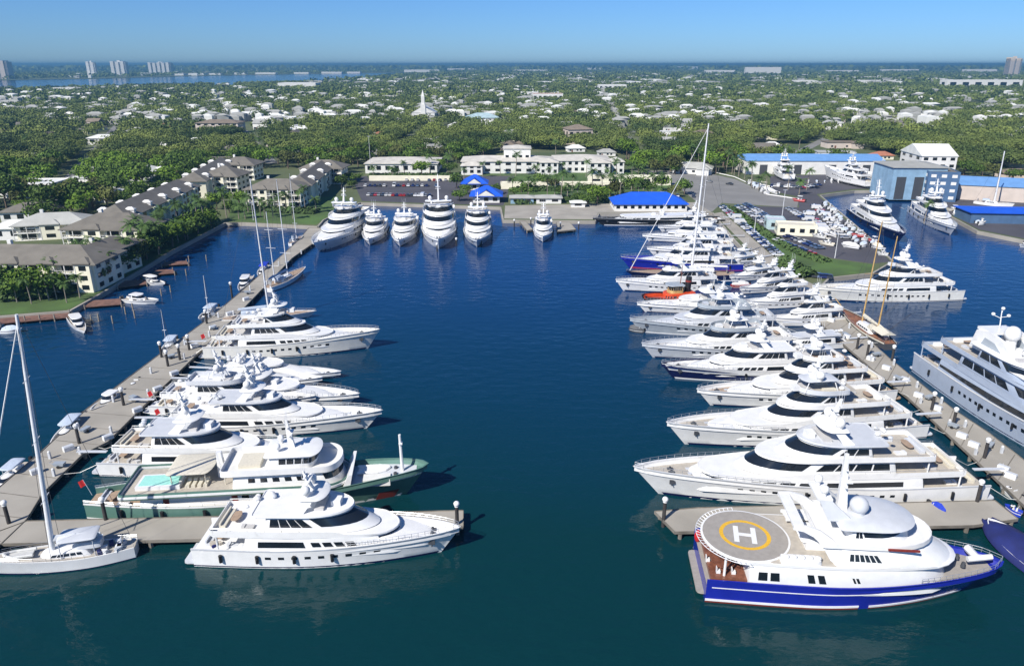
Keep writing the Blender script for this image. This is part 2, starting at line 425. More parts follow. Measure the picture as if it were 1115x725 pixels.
def mast(par, x, z, h=5.0, rake=-0.8, w=0.35, m='white', cross=1.3):
    mb = MB()
    mb.loft([[(x - w * 1.6, -w, z), (x + w * 1.6, -w, z), (x + w * 1.6, w, z), (x - w * 1.6, w, z)],
             [(x + rake - w * .6, -w * .5, z + h), (x + rake + w * .6, -w * .5, z + h), (x + rake + w * .6, w * .5, z + h), (x + rake - w * .6, w * .5, z + h)]])
    for f in (0.45, 0.75):
        mb.box(x + rake * f - 0.15, x + rake * f + 0.15, -cross * (1.2 - f * .6), cross * (1.2 - f * .6), z + h * f, z + h * f + 0.12)
    o = mb.build('mast', m, par)
    mb = MB(); mb.box(x + rake * .5, x + rake * .5 + 1.0 * w * 2, -1.0, 1.0, z + h * .5 + .25, z + h * .5 + .4)
    mb.tube((x + rake * .5 + w, 0, z + h * .45), (x + rake * .5 + w, 0, z + h * .5 + .3), .12, .12, 5)
    mb.build('radar_scanner', 'white', par)
    mb = MB()
    for dy in (-1.0, 1.0, 0.1): mb.tube((x + rake, dy * cross * .6, z + h * .75), (x + rake, dy * cross * .6, z + h * .75 + 2.6), .035, .02, 4)
    mb.build('antenna', 'alu', par)
def sofa(mb, x, y, l, wd, z, h=0.45, rot=0):
    mb.box(x, x + l, y, y + wd, z, z + h); mb.box(x, x + 0.25, y, y + wd, z + h, z + h + 0.4)
def furniture(par, x0, x1, w, z, rnd, what=3):
    mb = MB()
    if x1 - x0 > 2.5:
        sofa(mb, x0 + 0.3, -w * 0.6, 0.9, w * 1.2, z); mb.build('sofa', rnd.choice(['palegrey', 'white', 'canvas_tan']), par)
        mb = MB(); mb.tube((x0 + 2.1, 0, z), (x0 + 2.1, 0, z + .65), .12, .12, 6); mb.loft([outl(x0 + 1.5, x0 + 2.8, w * 0.35, .5, z + .65), outl(x0 + 1.5, x0 + 2.8, w * 0.35, .5, z + .72)])
        mb.build('table', 'teak', par)
    if x1 - x0 > 5:
        for sd in (-1, 1):
            mb = MB(); mb.box(x0 + 3.6, x0 + 5.4, sd * w * .55 - .5, sd * w * .55 + .5, z, z + .35); mb.box(x0 + 3.6, x0 + 4.1, sd * w * .55 - .45, sd * w * .55 + .45, z + .35, z + .5)
            mb.build('sun_lounger', rnd.choice(['white', 'palegrey', 'padgrey']), par)
def tender_part(par, x, y, z, l=4.5, ry=0.0, m='rubber', cover=None, name='tender'):
    """a small inflatable boat carried on a deck: child of the yacht"""
    mb = MB(); ca, sa = math.cos(ry), math.sin(ry)
    def T(px, py, pz): return (x + px * ca - py * sa, y + px * sa + py * ca, z + pz)
    r = 0.26; w_ = l * .2; P = []
    for sd in (1, -1):
        pts = [T(-l / 2, sd * w_, .5), T(l * .15, sd * w_, .52), T(l * .38, sd * w_ * .65, .62), T(l / 2, 0, .75)]
        for a, b in zip(pts[:-1], pts[1:]): mb.tube(a, b, r, r * .95, 7)
    mb.loft([[T(-l / 2 + .2, -w_, .25), T(l * .3, -w_ * .8, .3), T(l * .45, 0, .45), T(l * .3, w_ * .8, .3), T(-l / 2 + .2, w_, .25)],
             [T(-l / 2 + .2, -w_, .45), T(l * .3, -w_ * .8, .5), T(l * .45, 0, .6), T(l * .3, w_ * .8, .5), T(-l / 2 + .2, w_, .45)]])
    o = mb.build(name, m, par, 50)
    return o
def flag(par, x, z, m='red', h=2.2):
    mb = MB(); mb.tube((x, 0, z), (x - .9, 0, z + h), .04, .03, 5); o = mb.build('flagstaff', 'alu', par)
    mb = MB(); rings = []
    for i in range(6):
        u = i / 5; xx = x - .85 - u * .9; yy = .12 * math.sin(u * 6)
        rings.append([(xx, yy, z + h - .05 - u * .35), (xx, yy + .02, z + h - .05 - u * .35), (xx + .25, yy + .02, z + h - 1.1 - u * .45), (xx + .25, yy, z + h - 1.1 - u * .45)])
    mb.loft(rings).build('flag', m, o, 60)

def locate(stern, bow, hb, off=0.0):
    s = G(*stern)
    if off:      # the stern pixel is the near waterline: step back to the centreline
        b = G(bow[0], bow[1], hb); d = Vector((b.x - s.x, b.y - s.y, 0)).normalized(); n = Vector((-d.y, d.x, 0)); n = n if n.y > 0 else -n; s = s + n * off
    b = G(bow[0], bow[1], hb); b = G(bow[0], bow[1], hb); d = Vector((b.x - s.x, b.y - s.y, 0))
    return Vector((s.x, s.y, 0)), d.length, math.atan2(d.y, d.x)

def yacht(label, stern, bow, hb=4.5, hs=2.6, decks=3, hull='white', sup='white', B=None, seed=0, name='motor_yacht', cat='yacht', group=None,
          deckm='teak', roofm=None, boot='navy', strip=None, shift=0.0, slim=1.0, det=1, domes=2, masth=4.5, foredeck='hatch', flagm=None, tint='glass', Lfix=None,
          fwd=1.0, dh=2.45, ports=True, arch=True, aftcut=0.0, cover=None, tender=False, fenders=4, fair=0.84, gear=True, gang=True, bigband=False, near_side=False):
    rnd = random.Random(seed or sum(map(ord, label)))
    near = stern[1] > 318 and abs(bow[0] - stern[0]) > 100 and B != 13 or near_side
    loc, L, rz = locate(stern, bow, hb, (B or 8.5) / 2 if near else 0)
    if Lfix:
        bx = G(bow[0], bow[1], hb); L = Lfix; loc = Vector((bx.x - L * math.cos(rz), bx.y - L * math.sin(rz), 0))
    B = B or min(L * 0.2, 4 + L * 0.105)
    Y = empty(name, label, cat, loc, rz, group)
    hl = Hull(L, B, hs, hb, bul=0.95, full=0.72)
    ho = hl.mesh().build('hull', hull, Y); LIM[0] = hl.lim
    mb = MB(); hl.stripe(mb, 0, 0.985, -0.02, 0.09); mb.build('waterline_stripe', boot, ho)
    if strip:
        mb = MB(); hl.stripe(mb, 0, 0.99, 0.80, 0.86); mb.build('hull_stripe', strip, ho)
    mb = MB(); hl.stripe(mb, 0.0, 0.995, 0.95, 1.0, 0.09); mb.build('rub_rail', 'white' if hull != 'white' else 'palegrey', ho)
    if ports:
        mb = MB(); hl.ports(mb, 0.30, 0.78, int(L / 4), 0.50, 0.64, 0.45); mb.build_each('porthole', 'glass', ho)
    hl.deckmesh().build('deck', deckm, Y)
    mb = MB(); mb.loft([outl(-1.6, 0.3, B * .42, .1, .35, cr=.6), outl(-1.6, 0.3, B * .42, .1, .6, cr=.6)]); mb.build('swim_platform', 'teak' if deckm == 'teak' else 'palegrey', Y)
    # anchors and foredeck
    z0 = hl.zs(0.3) - 0.95
    if det:
        hl.rail(0.62, 1.0, n=int(10 + det * 4)).build('rail', 'steel', Y)
        for sd in (1, -1):
            mb = MB(); p = hl.pt(0.93, 0.62, sd, 0.08); mb.box(p.x - .5, p.x + .5, p.y - .1, p.y + .1, p.z - .4, p.z + .4); mb.tube((p.x, p.y, p.z - .8), (p.x + .2, p.y, p.z + .3), .1, .1, 5)
            mb.build('anchor', 'darkgrey', ho)
    # tier geometry in fractions of length
    jt = lambda a=.022: rnd.uniform(-a, a) * (0 if det == 2 else 1)
    j1, j2, j3, j4 = jt(), jt(.03), jt(.03), jt(.03)
    openfly = det != 2 and decks >= 2 and abs(bow[0] - stern[0]) > 90 and rnd.random() < .5
    f0 = [(0.19 + j1 + aftcut, 0.73 * fwd), (0.27 + j2 + aftcut, (0.60 + j3) * fwd), (0.34 + j2 + aftcut, (0.50 + j4) * fwd)]
    t0 = [(0.08 + aftcut, 0.70 * fwd), (0.17 + aftcut, 0.57 * fwd), (0.27 + aftcut, 0.47 * fwd)]
    z = z0; wprev = B / 2 - 0.15
    names = ['main_deck_house', 'upper_deck_house', 'bridge_deck_house']
    tn = ['upper_deck', 'sun_deck', 'flybridge_deck']
    for k in range(decks):
        xa, xf = f0[k][0] * L, f0[k][1] * L
        w = (B / 2 - (0.25, 1.15, 1.6)[k] - (0.35 if L < 30 else 0)) * slim
        nose = w * (2.0, 1.9, 1.6)[k]; hh = dh * (1.0, 0.95, 0.9)[k]
        rk = hh * (0.55, 1.0, 1.1)[k]
        zb = z if k else z0 - 0.3
        # the main tier follows the rising foredeck
        zt = z + hh + (0.25 if k == 0 else 0)
        hs_ = House(zb, zt, (xa, xf + rk * .7, w, nose + rk * .4), (xa + hh * .25, xf - rk, w - 0.12, nose), 2.0)
        mb = MB(); hs_.mesh(mb); hobj = mb.build(names[k], sup, Y)
        lo = 0.50 if k == 0 else 0.35
        if k == 0:
            mb = MB(); hs_.band(mb, *((0.0, 1.15, .3, .86, .04, (1, -1), .7) if bigband else (0.12, 0.62, lo, 0.80))); mb.build_each('window_band', tint, hobj)
            mb = MB(); hs_.panes(mb, 0.70, 1.2, 4, lo + .05, 0.78); mb.build_each('window', tint, hobj)
            mb = MB(); hs_.band(mb, 1.5, 2.0, 0.62, 0.88); mb.build('windscreen', tint, hobj)
        else:
            mb = MB(); hs_.panes(mb, 0.05, 0.9, 4 if k == 1 else 2, lo, 0.86, 0.1); mb.build_each('window', tint, hobj)
            mb = MB(); hs_.band(mb, 1.05, 2.0, lo + .05, 0.90); mb.build('windscreen', tint, hobj)
        # aft glass doors
        mb = MB(); mb.box(xa + .02 - .05 + hh * .1, xa + .1 + hh * .1, -w * .55, w * .55, zb + .3, zt - .5); mb.build('door', 'glass', hobj)
        # roof / next deck
        ta, tf = t0[k][0] * L, xf - rk + 0.7
        last = (k == decks - 1)
        fly = last and openfly
        tw = w + (0.28, 0.45, 0.4)[k]
        bul = 0.75 if not last or fly else 0.12
        if last: ta = xa - 0.06 * L * 0.6
        mb = MB(); tray(mb, zt, ta, tf, tw, nose + .5, th=0.38, bul=bul, p=2.0, xc=(None if last else (f0[k + 1][0] * .35 + f0[k + 1][1] * .65) * L))
        dobj = mb.build(tn[k] if not last else 'roof', sup if not last else (roofm or sup), Y)
        fz = zt + 0.38
        if not last:
            floor(ta + .3, f0[k + 1][0] * L + .5, tw - .35, .5, fz + .01).build('deck_floor', deckm, dobj)
            furniture(Y, ta + .5, f0[k + 1][0] * L, tw - .6, fz, rnd)
            if det:
                mb = MB(); P = [(x, y, z_ + .45 * 0 + .35) for x, y, z_ in outl(ta + .1, ta + (tf - ta) * .5, tw - .1, .4, fz + bul)]
                P = P[:8]; 
                for sgn in (1, -1):
                    mb = MB(); Q = [(a, b * sgn, c) for a, b, c in P]; mb.path(Q, .035, 4)
                    for q in Q: mb.tube((q[0], q[1], q[2] - .35), q, .03, .03, 4)
                    mb.build('guard_rail', 'steel', dobj)
            # support posts under the overhang aft
            mb = MB()
            for sd in (1, -1): mb.tube((ta + .8, sd * (tw - .7), z - .3), (ta + .8, sd * (tw - .7), zt + .1), .14, .14, 6)
            mb.build_each('support_post', sup, Y)
        z = fz
    furniture(Y, .06 * L * 0 + 1.0, f0[0][0] * L, B / 2 - 1, z0 + .02, rnd)
    # top: sun deck gear, arch, mast and domes
    xa, xf = f0[decks - 1]; xm = (xa * .55 + xf * .45) * L; ww = (B / 2 - (0.5, 1.5, 2.0)[decks - 1]) * slim
    if openfly:
        fx0, fx1 = xm - .09 * L, xm + .08 * L
        floor(xa * L * .8, xf * L - 3.0, ww * .85, 1.5, z + .02).build('flybridge_floor', deckm, Y)
        for sd in (1, -1):
            mb = MB(); mb.box(fx0 + 1, fx0 + 3.6, sd * ww * .6 - .5, sd * ww * .6 + .5, z, z + .5); mb.build('sofa', rnd.choice(['palegrey', 'canvas_tan', 'white']), Y)
            mb = MB(); mb.tube((fx0 + .6, sd * ww * .7, z), (fx0 + 1.4, sd * ww * .6, z + 2.1), .12, .1, 6); mb.build('support_post', sup, Y)
            mb = MB(); mb.tube((fx1 - 1.6, sd * ww * .7, z), (fx1 - 2.4, sd * ww * .6, z + 2.1), .1, .08, 6); mb.build('support_post', sup, Y)
        if rnd.random() < .6: mb = MB(); mb.loft([outl(fx0 + .6, fx1 - 1.4, ww * .72, 1.4, z + 2.1), outl(fx0 + .5, fx1 - 1.3, ww * .75, 1.4, z + 2.22), outl(fx0 + .8, fx1 - 1.8, ww * .6, 1.2, z + 2.38)]); mb.build('hardtop', rnd.choice([sup, 'palegrey', sup]), Y); zt = z + 2.3
        else:
            mb = MB(); mb.box(xm - .5, xm + .9, -ww * .66, ww * .66, z + 2.0, z + 2.3); mb.build('radar_arch', sup, Y); zt = z + 2.2
        xt = xm
    elif arch:
        mb = MB()
        for sd in (1, -1):
            mb.loft([[(xm - 2.6, sd * ww, z), (xm - .6, sd * ww, z), (xm - .6, sd * (ww - .25), z), (xm - 2.6, sd * (ww - .25), z)],
                     [(xm - .6, sd * (ww - .35), z + 2.0), (xm + .9, sd * (ww - .35), z + 2.0), (xm + .9, sd * (ww - .6), z + 2.0), (xm - .6, sd * (ww - .6), z + 2.0)]])
        mb.loft([outl(xm - 1.6, xm + 2.6, ww - .15, 1.6, z + 2.0), outl(xm - 1.7, xm + 2.8, ww - .05, 1.7, z + 2.12), outl(xm - 1.5, xm + 2.5, ww - .2, 1.5, z + 2.3)])
        mb.build('radar_arch', sup, Y); zt = z + 2.25; xt = xm
    else: zt = z; xt = xm
    radomes(Y, (xt - .2, 0, zt + .4), min(.85, .4 + L * .008), ww * .62, domes)
    mast(Y, xt + .3, zt, masth, -1.2, .26 if L < 45 else .34)
    if det:
        mb = MB(); mb.box(xm + 3.0, xm + 4.4, -.8, .8, z, z + .9); mb.build('helm_console', sup, Y)
        mb = MB(); mb.box(xm + .8, xm + 2.2, -ww * .7, ww * .7, z, z + .45); mb.build('sunpad', 'padgrey', Y)
    if fair:
        xa_ = f0[0][1] * L - B * .75; zq = hl.zs(.8) - .95
        fo = fairing(xa_, L * fair, B * .36, B * 1.1, zq - .8, z0 + dh * .98, zq + .45).build('foredeck_fairing', sup, Y)
        mb = MB(); mb.box(L * fair - B * .75, L * fair - B * .75 + 1.3, -.65, .65, zq + .3, zq + 1.05); mb.build('skylight', 'palegrey', fo)
    if gear:      # clutter the photo shows on every deck: lockers, fenders, cushions, passerelle
        for i in range(7):
            x = rnd.uniform(.02, .2) * L; y = rnd.uniform(-.4, .4) * B; mb = MB(); q = rnd.uniform(.3, .7); mb.box(x, x + q * 1.6, y, y + q, z0 + .02, z0 + .02 + q, rnd.uniform(0, 3)); mb.build(rnd.choice(['deck_locker', 'cushion', 'stool']), rnd.choice(['white', 'white', 'palegrey', 'canvas_navy', 'decktan']), Y)
        for i in range(5):
            x = rnd.uniform(f0[decks - 1][0] - .1, f0[decks - 1][0] + .02) * L; y = rnd.uniform(-.25, .25) * B; mb = MB(); q = rnd.uniform(.3, .6); mb.sphere((x, y, z + q * .7 + (0 if decks > 1 else .1)), q, q, q * .7, 8, 5); mb.build(rnd.choice(['covered_chair', 'liferaft']), rnd.choice(['white', 'white', 'palegrey']), Y)
        if gang:
            mb = MB(); mb.box(-5.5, 0, -.35, .35, hs + .1, hs + .25); mb.tube((-5.4, -.3, hs + .2), (-5.4, -.3, hs + 1.1), .04, .04, 4); mb.build('gangway', 'palegrey', Y)
            for sd in (1, -1): mb = MB(); mb.path([(.4, sd * B * .4, hs - .3), (-3, sd * B * .5, 1.1), (-6.5, sd * B * .62, 1.25)], .045, 4); mb.build('mooring_line', 'ivory', Y)
    # foredeck
    xs = f0[0][1] * L + 1.2; zf = hl.zs(0.8) - .95
    if foredeck == 'trunk':
        h2 = House(zf - .4, zf + 1.0, (xs - 2, L * .86, B * .27, B * .5), (xs - 2, L * .83, B * .23, B * .45)); mb = MB(); h2.mesh(mb); mb.build('foredeck_trunk', sup, Y)
    if foredeck == 'tender': tender_part(Y, (xs + L * .86) / 2, 0, zf + .3, min(6.5, L * .13), 0.05, 'rubber')
    mb = MB()
    for dx, dy in ((0.83, .5), (0.83, -.5)): mb.box(L * dx, L * dx + .8, dy * 1.6 - .35, dy * 1.6 + .35, hl.zs(dx) - .95, hl.zs(dx) - .7)
    mb.build('foredeck_hatch', 'palegrey', Y)
    for sd in (1, -1):
        mb = MB(); q = L * .89; mb.tube((q, sd * .55, hl.zs(.89) - .95), (q, sd * .55, hl.zs(.89) - .35), .28, .2, 8); mb.box(q - .5, q + .5, sd * .55 - .22, sd * .55 + .22, hl.zs(.89) - .95, hl.zs(.89) - .6); mb.build('windlass', 'darkgrey', Y)
    if det:
        for i in range(fenders):
            t = .12 + i * .6 / max(1, fenders); 
            for sd in (1, -1):
                p = hl.pt(t, .55, sd, .28); mb = MB(); mb.tube((p.x, p.y, p.z - .6), (p.x, p.y, p.z + .6), .25, .25, 7); mb.build('fender', 'black', Y, 60)
    if flagm: flag(Y, .4, hl.hs, flagm)
    LIM[0] = None
    return Y, hl, L, B

def sailing(label, stern, bow, hb=1.8, hs=1.3, mh=30, mx=0.58, hull='white', B=None, boom=True, second=None, cover='canvas_pale', spar='alu', rakem=-0.02, name='sailing_yacht', group=None,
            stay=True, furl=True, house=True, deckm='teak', spread=3, mr=.16):
    loc, L, rz = locate(stern, bow, hb); B = B or L * .22
    Y = empty(name, label, 'sailboat', loc, rz, group)
    hl = Hull(L, B, hs, hb, rake=L * .1, bul=.18, stern=.55, full=.85)
    ho = hl.mesh(22).build('hull', hull, Y); mb = MB(); hl.stripe(mb, 0, .98, -.02, .1); mb.build('waterline_stripe', 'navy', ho)
    hl.deckmesh().build('deck', deckm, Y)
    if house:
        zb = hl.zs(.4) - .3; h = House(zb, zb + 1.15, (L * .26, L * .62, B * .3, B * .5), (L * .3, L * .57, B * .25, B * .45)); mb = MB(); h.mesh(mb); c = mb.build('cabin', 'white', Y)
        mb = MB(); h.panes(mb, .1, 1.2, 5, .4, .75, .2); mb.build_each('window', 'glass', c)
        h = House(zb + 1.1, zb + 2.1, (L * .2, L * .4, B * .24, B * .3), (L * .2, L * .37, B * .2, B * .25)); mb = MB(); h.mesh(mb); mb.build('cockpit_canopy', cover, Y)
    hl.rail(0, 1, .6, 12, .025).build('rail', 'steel', Y)
    mb = MB(); mb.tube((L * .08, 0, hs), (L * .08, 0, hs + .9), .08, .08, 6); mb.tube((L * .08 - .05, 0, hs + .9), (L * .08 + .05, 0, hs + .9), .7, .7, 10); mb.build('steering_wheel', 'steel', Y)
    for q, (x, h_) in enumerate([(mx, mh)] + ([second] if second else [])):
        X = L * x; z = hl.zs(x); top = (X + rakem * h_, 0, z + h_)
        mb = MB(); n = 6
        for i in range(n):
            a, b = i / n, (i + 1) / n
            mb.tube((X + rakem * h_ * a, 0, z + h_ * a), (X + rakem * h_ * b, 0, z + h_ * b), mr * (1 - .5 * a), mr * (1 - .5 * b), 8)
        mo = mb.build('mast', spar, Y, 60)
        mb = MB()
        for i in range(spread):
            f = (i + 1) / (spread + 1); y = B * .38 * (1.1 - f * .5); mb.tube((X + rakem * h_ * f, -y, z + h_ * f), (X + rakem * h_ * f, y, z + h_ * f), .06, .06, 5)
        mb.build('spreader', spar, mo)
        mb = MB()
        for sd in (1, -1): mb.path([(X - .4, sd * B * .46, z), (X + rakem * h_ * .3, sd * B * .38, z + h_ * .3), (X + rakem * h_ * .65, sd * B * .28, z + h_ * .65), top], .03, 4)
        if q == 0: mb.path([top, (.2, 0, hs)], .03, 4)
        mb.build('rigging', 'darkgrey', Y)
        if boom:
            bl = L * .33 if q == 0 else L * .16
            mb = MB(); mb.tube((X - .2, 0, z + 2.3), (X - bl, 0, z + 2.0), .16, .12, 7); bo = mb.build('boom', spar, Y)
            mb = MB(); mb.loft([[(xx, -w_, z + 2.35), (xx, 0, z + 2.35 + h2), (xx, w_, z + 2.35), (xx, w_ * .8, z + 2.15), (xx, -w_ * .8, z + 2.15)] for xx, w_, h2 in ((X - .4, .3, .75), (X - bl * .5, .3, .55), (X - bl + .3, .15, .25))])
            mb.build('furled_sail', cover, bo, 60)
        if q == 0 and stay:
            mb = MB(); mb.tube((L * .96, 0, hb + .2), (top[0] + .1, 0, z + h_ * .97), .14 if furl else .03, .07 if furl else .03, 6); mb.build('furled_jib' if furl else 'forestay', 'white' if furl else 'darkgrey', Y, 60)
    return Y, hl, L, B

def motorboat(label, stern, bow, hb=1.3, hull='white', top='tee', topm='white', cat='motorboat', name='motorboat', group=None, engines=1, B=None, cover=None, hs=.9, deckm='decktan'):
    loc, L, rz = locate(stern, bow, hb); B = B or min(3.6, .8 + L * .22)
    Y = empty(name, label, cat, loc, rz, group)
    hl = Hull(L, B, hs, hb, rake=L * .14, bul=.45, keel=-.4, stern=.92)
    ho = hl.mesh(14).build('hull', hull, Y); mb = MB(); hl.stripe(mb, 0, .97, .55, .68, n=8); mb.build('hull_stripe', 'navy' if hull == 'white' else 'white', ho)
    hl.deckmesh(N=8).build('deck', deckm, Y)
    z = hl.zs(.4) - .4
    h = House(z, z + 1.0, (L * .42, L * .78, B * .28, B * .4), (L * .44, L * .66, B * .22, B * .3)); mb = MB(); h.mesh(mb); c = mb.build('cabin', 'white', Y)
    mb = MB(); h.band(mb, .6, 2, .45, .9); mb.build('windscreen', 'glass', c)
    mb = MB(); mb.box(L * .24, L * .34, -B * .25, B * .25, z, z + .7); mb.box(L * .24, L * .26, -B * .25, B * .25, z + .7, z + 1.1); mb.build('seat', 'white', Y)
    if top == 'tee':
        mb = MB()
        for x in (.3, .52):
            for sd in (1, -1): mb.tube((L * x, sd * B * .3, z), (L * x + .2, sd * B * .26, z + 2.1), .05, .05, 5)
        mb.build('canopy_frame', 'steel', Y)
        mb = MB(); mb.loft([outl(L * .2, L * .6, B * .38, L * .08, z + 2.1), outl(L * .22, L * .58, B * .34, L * .07, z + 2.25)]); mb.build('canopy', topm, Y)
    elif top == 'bridge':
        h = House(z + .9, z + 2.0, (L * .3, L * .62, B * .36, B * .3), (L * .32, L * .52, B * .32, B * .3)); mb = MB(); h.mesh(mb); c = mb.build('wheelhouse', 'white', Y)
        mb = MB(); h.band(mb, .1, 2, .3, .8); mb.build_each('window_band', 'glass', c)
        mb = MB(); mb.loft([outl(L * .26, L * .56, B * .4, L * .08, z + 2.05), outl(L * .27, L * .55, B * .38, L * .07, z + 2.2)]); mb.build('roof', topm, Y)
    elif top == 'cover':
        mb = MB(); mb.loft([[(L * x, -B * w_, z + .25), (L * x, 0, z + h2), (L * x, B * w_, z + .25)] for x, w_, h2 in ((.05, .42, .8), (.3, .46, 1.5), (.6, .42, 1.7), (.9, .12, 1.2))]); mb.build('boat_cover', topm, Y)
    for k in range(engines):
        y = (k - (engines - 1) / 2) * .7; mb = MB(); mb.box(-.7, -.1, y - .22, y + .22, .55, 1.35); mb.box(-.5, -.25, y - .1, y + .1, -.4, .6); mb.build('outboard_engine', 'darkgrey' if k % 2 else 'black', Y)
    return Y, hl, L, B
# ------------------------------------------------------------- setting: water, land, quays
LZ = 1.3
mb = MB()
xs = [-60000, -3000, -400, 400, 3000, 60000]; ys = [-300, 60, 500, 3000, 12000, 60000]
for j in ys:
    for i in xs: mb.v.append((i, j, 0.0))
for j in range(5):
    for i in range(5): mb.f.append([j * 6 + i, j * 6 + i + 1, j * 6 + i + 7, j * 6 + i + 6]); mb.mi.append(0)
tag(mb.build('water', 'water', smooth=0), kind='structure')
def W(p, z=LZ): return [(G(a, b, z).x, G(a, b, z).y) for a, b in p]
def slab(name, poly, z0, z1, m, world=False, struct=True):
    mb = MB(); P = poly if world else W(poly, z1)
    a = sum(P[i - 1][0] * P[i][1] - P[i][0] * P[i - 1][1] for i in range(len(P)))
    if a < 0: P = P[::-1]
    mb.poly(P, z0, z1); o = mb.build(name, m, smooth=0)
    if struct: tag(o, kind='structure')
    return o
def ground_mat():
    m = mat('ground', (0.11, 0.125, 0.055), 0.95, col2=(0.06, 0.085, 0.03), scale=0.02, coords='World')
ground_mat()
shore = [(-500, 420), (0, 345), (76, 339), (110, 320), (188, 273), (245, 243), (268, 243), (346, 247), (352, 240), (392, 221), (545, 226), (548, 240), (648, 241), (652, 233), (776, 232),
         (800, 262), (830, 293), (868, 325), (893, 313), (903, 303), (950, 298), (972, 285), (948, 260), (893, 213), (930, 208), (1004, 207), (1020, 228), (1065, 252), (1115, 262), (1500, 300)]
lagoon_near = [(450, 80.5), (400, 85.5), (330, 91), (150, 95.5), (0, 99), (-300, 101)]
P = W(shore) + [(2500, 600), (9000, 3000), (30000, 9000), (40000, 45000), (300, 45000)] + [tuple(G(462, 77.5, LZ).xy)] + W(lagoon_near) + [(-2600, 700)]
slab('land', P, -2.0, LZ, 'ground', world=True)
P2 = [tuple(G(461, 79.0, LZ).xy)] + W([(330, 81), (200, 83.2), (100, 86), (0, 87.5), (-300, 88.5)]) + [(-9000, 6500), (-30000, 45000), (295, 45000)] + [tuple(G(460, 77.4, LZ).xy)]
slab('far_shore', P2, -2.0, LZ - 0.05, 'ground', world=True)
def edge_wall(name, pts, m='concrete', wd=0.7, top=0.25):
    """seawall cap along the shore"""
    Q = [Vector(q) for q in W(pts)]; mb = MB()
    for a, b in zip(Q[:-1], Q[1:]):
        d = (b - a).normalized(); n = Vector((-d.y, d.x)) * wd / 2
        mb.loft([[(a.x + n.x, a.y + n.y, -1), (a.x - n.x, a.y - n.y, -1), (a.x - n.x, a.y - n.y, LZ + top), (a.x + n.x, a.y + n.y, LZ + top)],
                 [(b.x + n.x, b.y + n.y, -1), (b.x - n.x, b.y - n.y, -1), (b.x - n.x, b.y - n.y, LZ + top), (b.x + n.x, b.y + n.y, LZ + top)]])
    o = mb.build(name, m, smooth=0); return o
tag(edge_wall('seawall', shore[:8]), 'pale concrete seawall along the palm lined canal by the apartments', 'seawall')
tag(edge_wall('seawall', shore[7:15]), 'long quay wall along the far end of the main basin', 'seawall')
tag(edge_wall('seawall', shore[14:18]), 'seawall below the promenade behind the right hand yacht row', 'seawall')
tag(edge_wall('seawall', shore[17:]), 'dark edged boatyard quay wall round the right basin', 'seawall')
# docks: a deck slab on a darker beam
def dock(name, poly, label, m='concrete', dz=0.0):
    D = empty(name, label, 'dock', (0, 0, dz)); mb = MB(); P = W(poly)
    a = sum(P[i - 1][0] * P[i][1] - P[i][0] * P[i - 1][1] for i in range(len(P)))
    if a < 0: P = P[::-1]
    mb.poly(P, LZ - .45, LZ); mb.build('dock_deck', m, D, 0)
    c = Vector((sum(p[0] for p in P) / len(P), sum(p[1] for p in P) / len(P)))
    mb = MB()
    for i in range(len(P)):
        a, b = Vector(P[i]), Vector(P[(i + 1) % len(P)]); n = int((b - a).length / 9) + 1
        for k in range(n):
            p = a + (b - a) * (k / n); q = p + (c - p).normalized() * .9
            mb.tube((q.x, q.y, -1.5), (q.x, q.y, LZ - .44), .35, .35, 7)
    mb.build_each('support_pile', 'concrete_dark', D)
    d = P; mb = MB()
    for i in range(len(d)):
        a, b = Vector(d[i]), Vector(d[(i + 1) % len(d)]); v = (b - a).normalized(); n = Vector((v.y, -v.x)) * .12
        mb.loft([[(a.x, a.y, LZ - .35), (a.x + n.x, a.y + n.y, LZ - .35), (a.x + n.x, a.y + n.y, LZ + .12), (a.x, a.y, LZ + .12)], [(b.x, b.y, LZ - .35), (b.x + n.x, b.y + n.y, LZ - .35), (b.x + n.x, b.y + n.y, LZ + .12), (b.x, b.y, LZ + .12)]])
    mb.build('kerb', 'concrete_dark', D, 0)
    return D
PL = [(-120, 640), (0, 530), (45, 492), (95, 445), (175, 385), (230, 345), (262, 318), (325, 262), (336, 248.5), (350, 248.5), (345, 262), (318, 281), (257, 344), (209, 391), (163, 435), (117, 481), (89, 495), (46, 537), (28, 566), (-60, 650)]
dock('dock', PL, 'long beige concrete dock running up the left side of the basin')
dock('dock', [(29, 567.5), (504, 556), (504, 574), (221, 587), (-40, 593)], 'cross dock between the sailing yacht and the green trawler yacht', dz=.012)
PR = [(869.5, 327), (905, 363), (950, 402), (990, 434), (1040, 480), (1080, 517), (1115, 550), (1260, 690), (1300, 640), (1115, 501), (1076, 471), (1041, 448), (1011, 425), (968, 390), (940, 365), (915, 341), (894.5, 316)]
dock('dock', PR, 'long grey dock running down between the two right hand basins')
dock('dock', [(713, 557), (760, 553), (1083, 545), (1108, 565), (1060, 572), (735, 579)], 'cross dock behind the yacht with the helipad', dz=.012)
dock('dock', [(566, 241.5), (572, 241), (580, 250), (574, 251)], 'narrow finger dock left of the lone yacht at the far quay')
dock('dock', [(606, 242), (620, 242), (627, 250), (607, 252)], 'wide finger dock right of the lone yacht at the far quay')
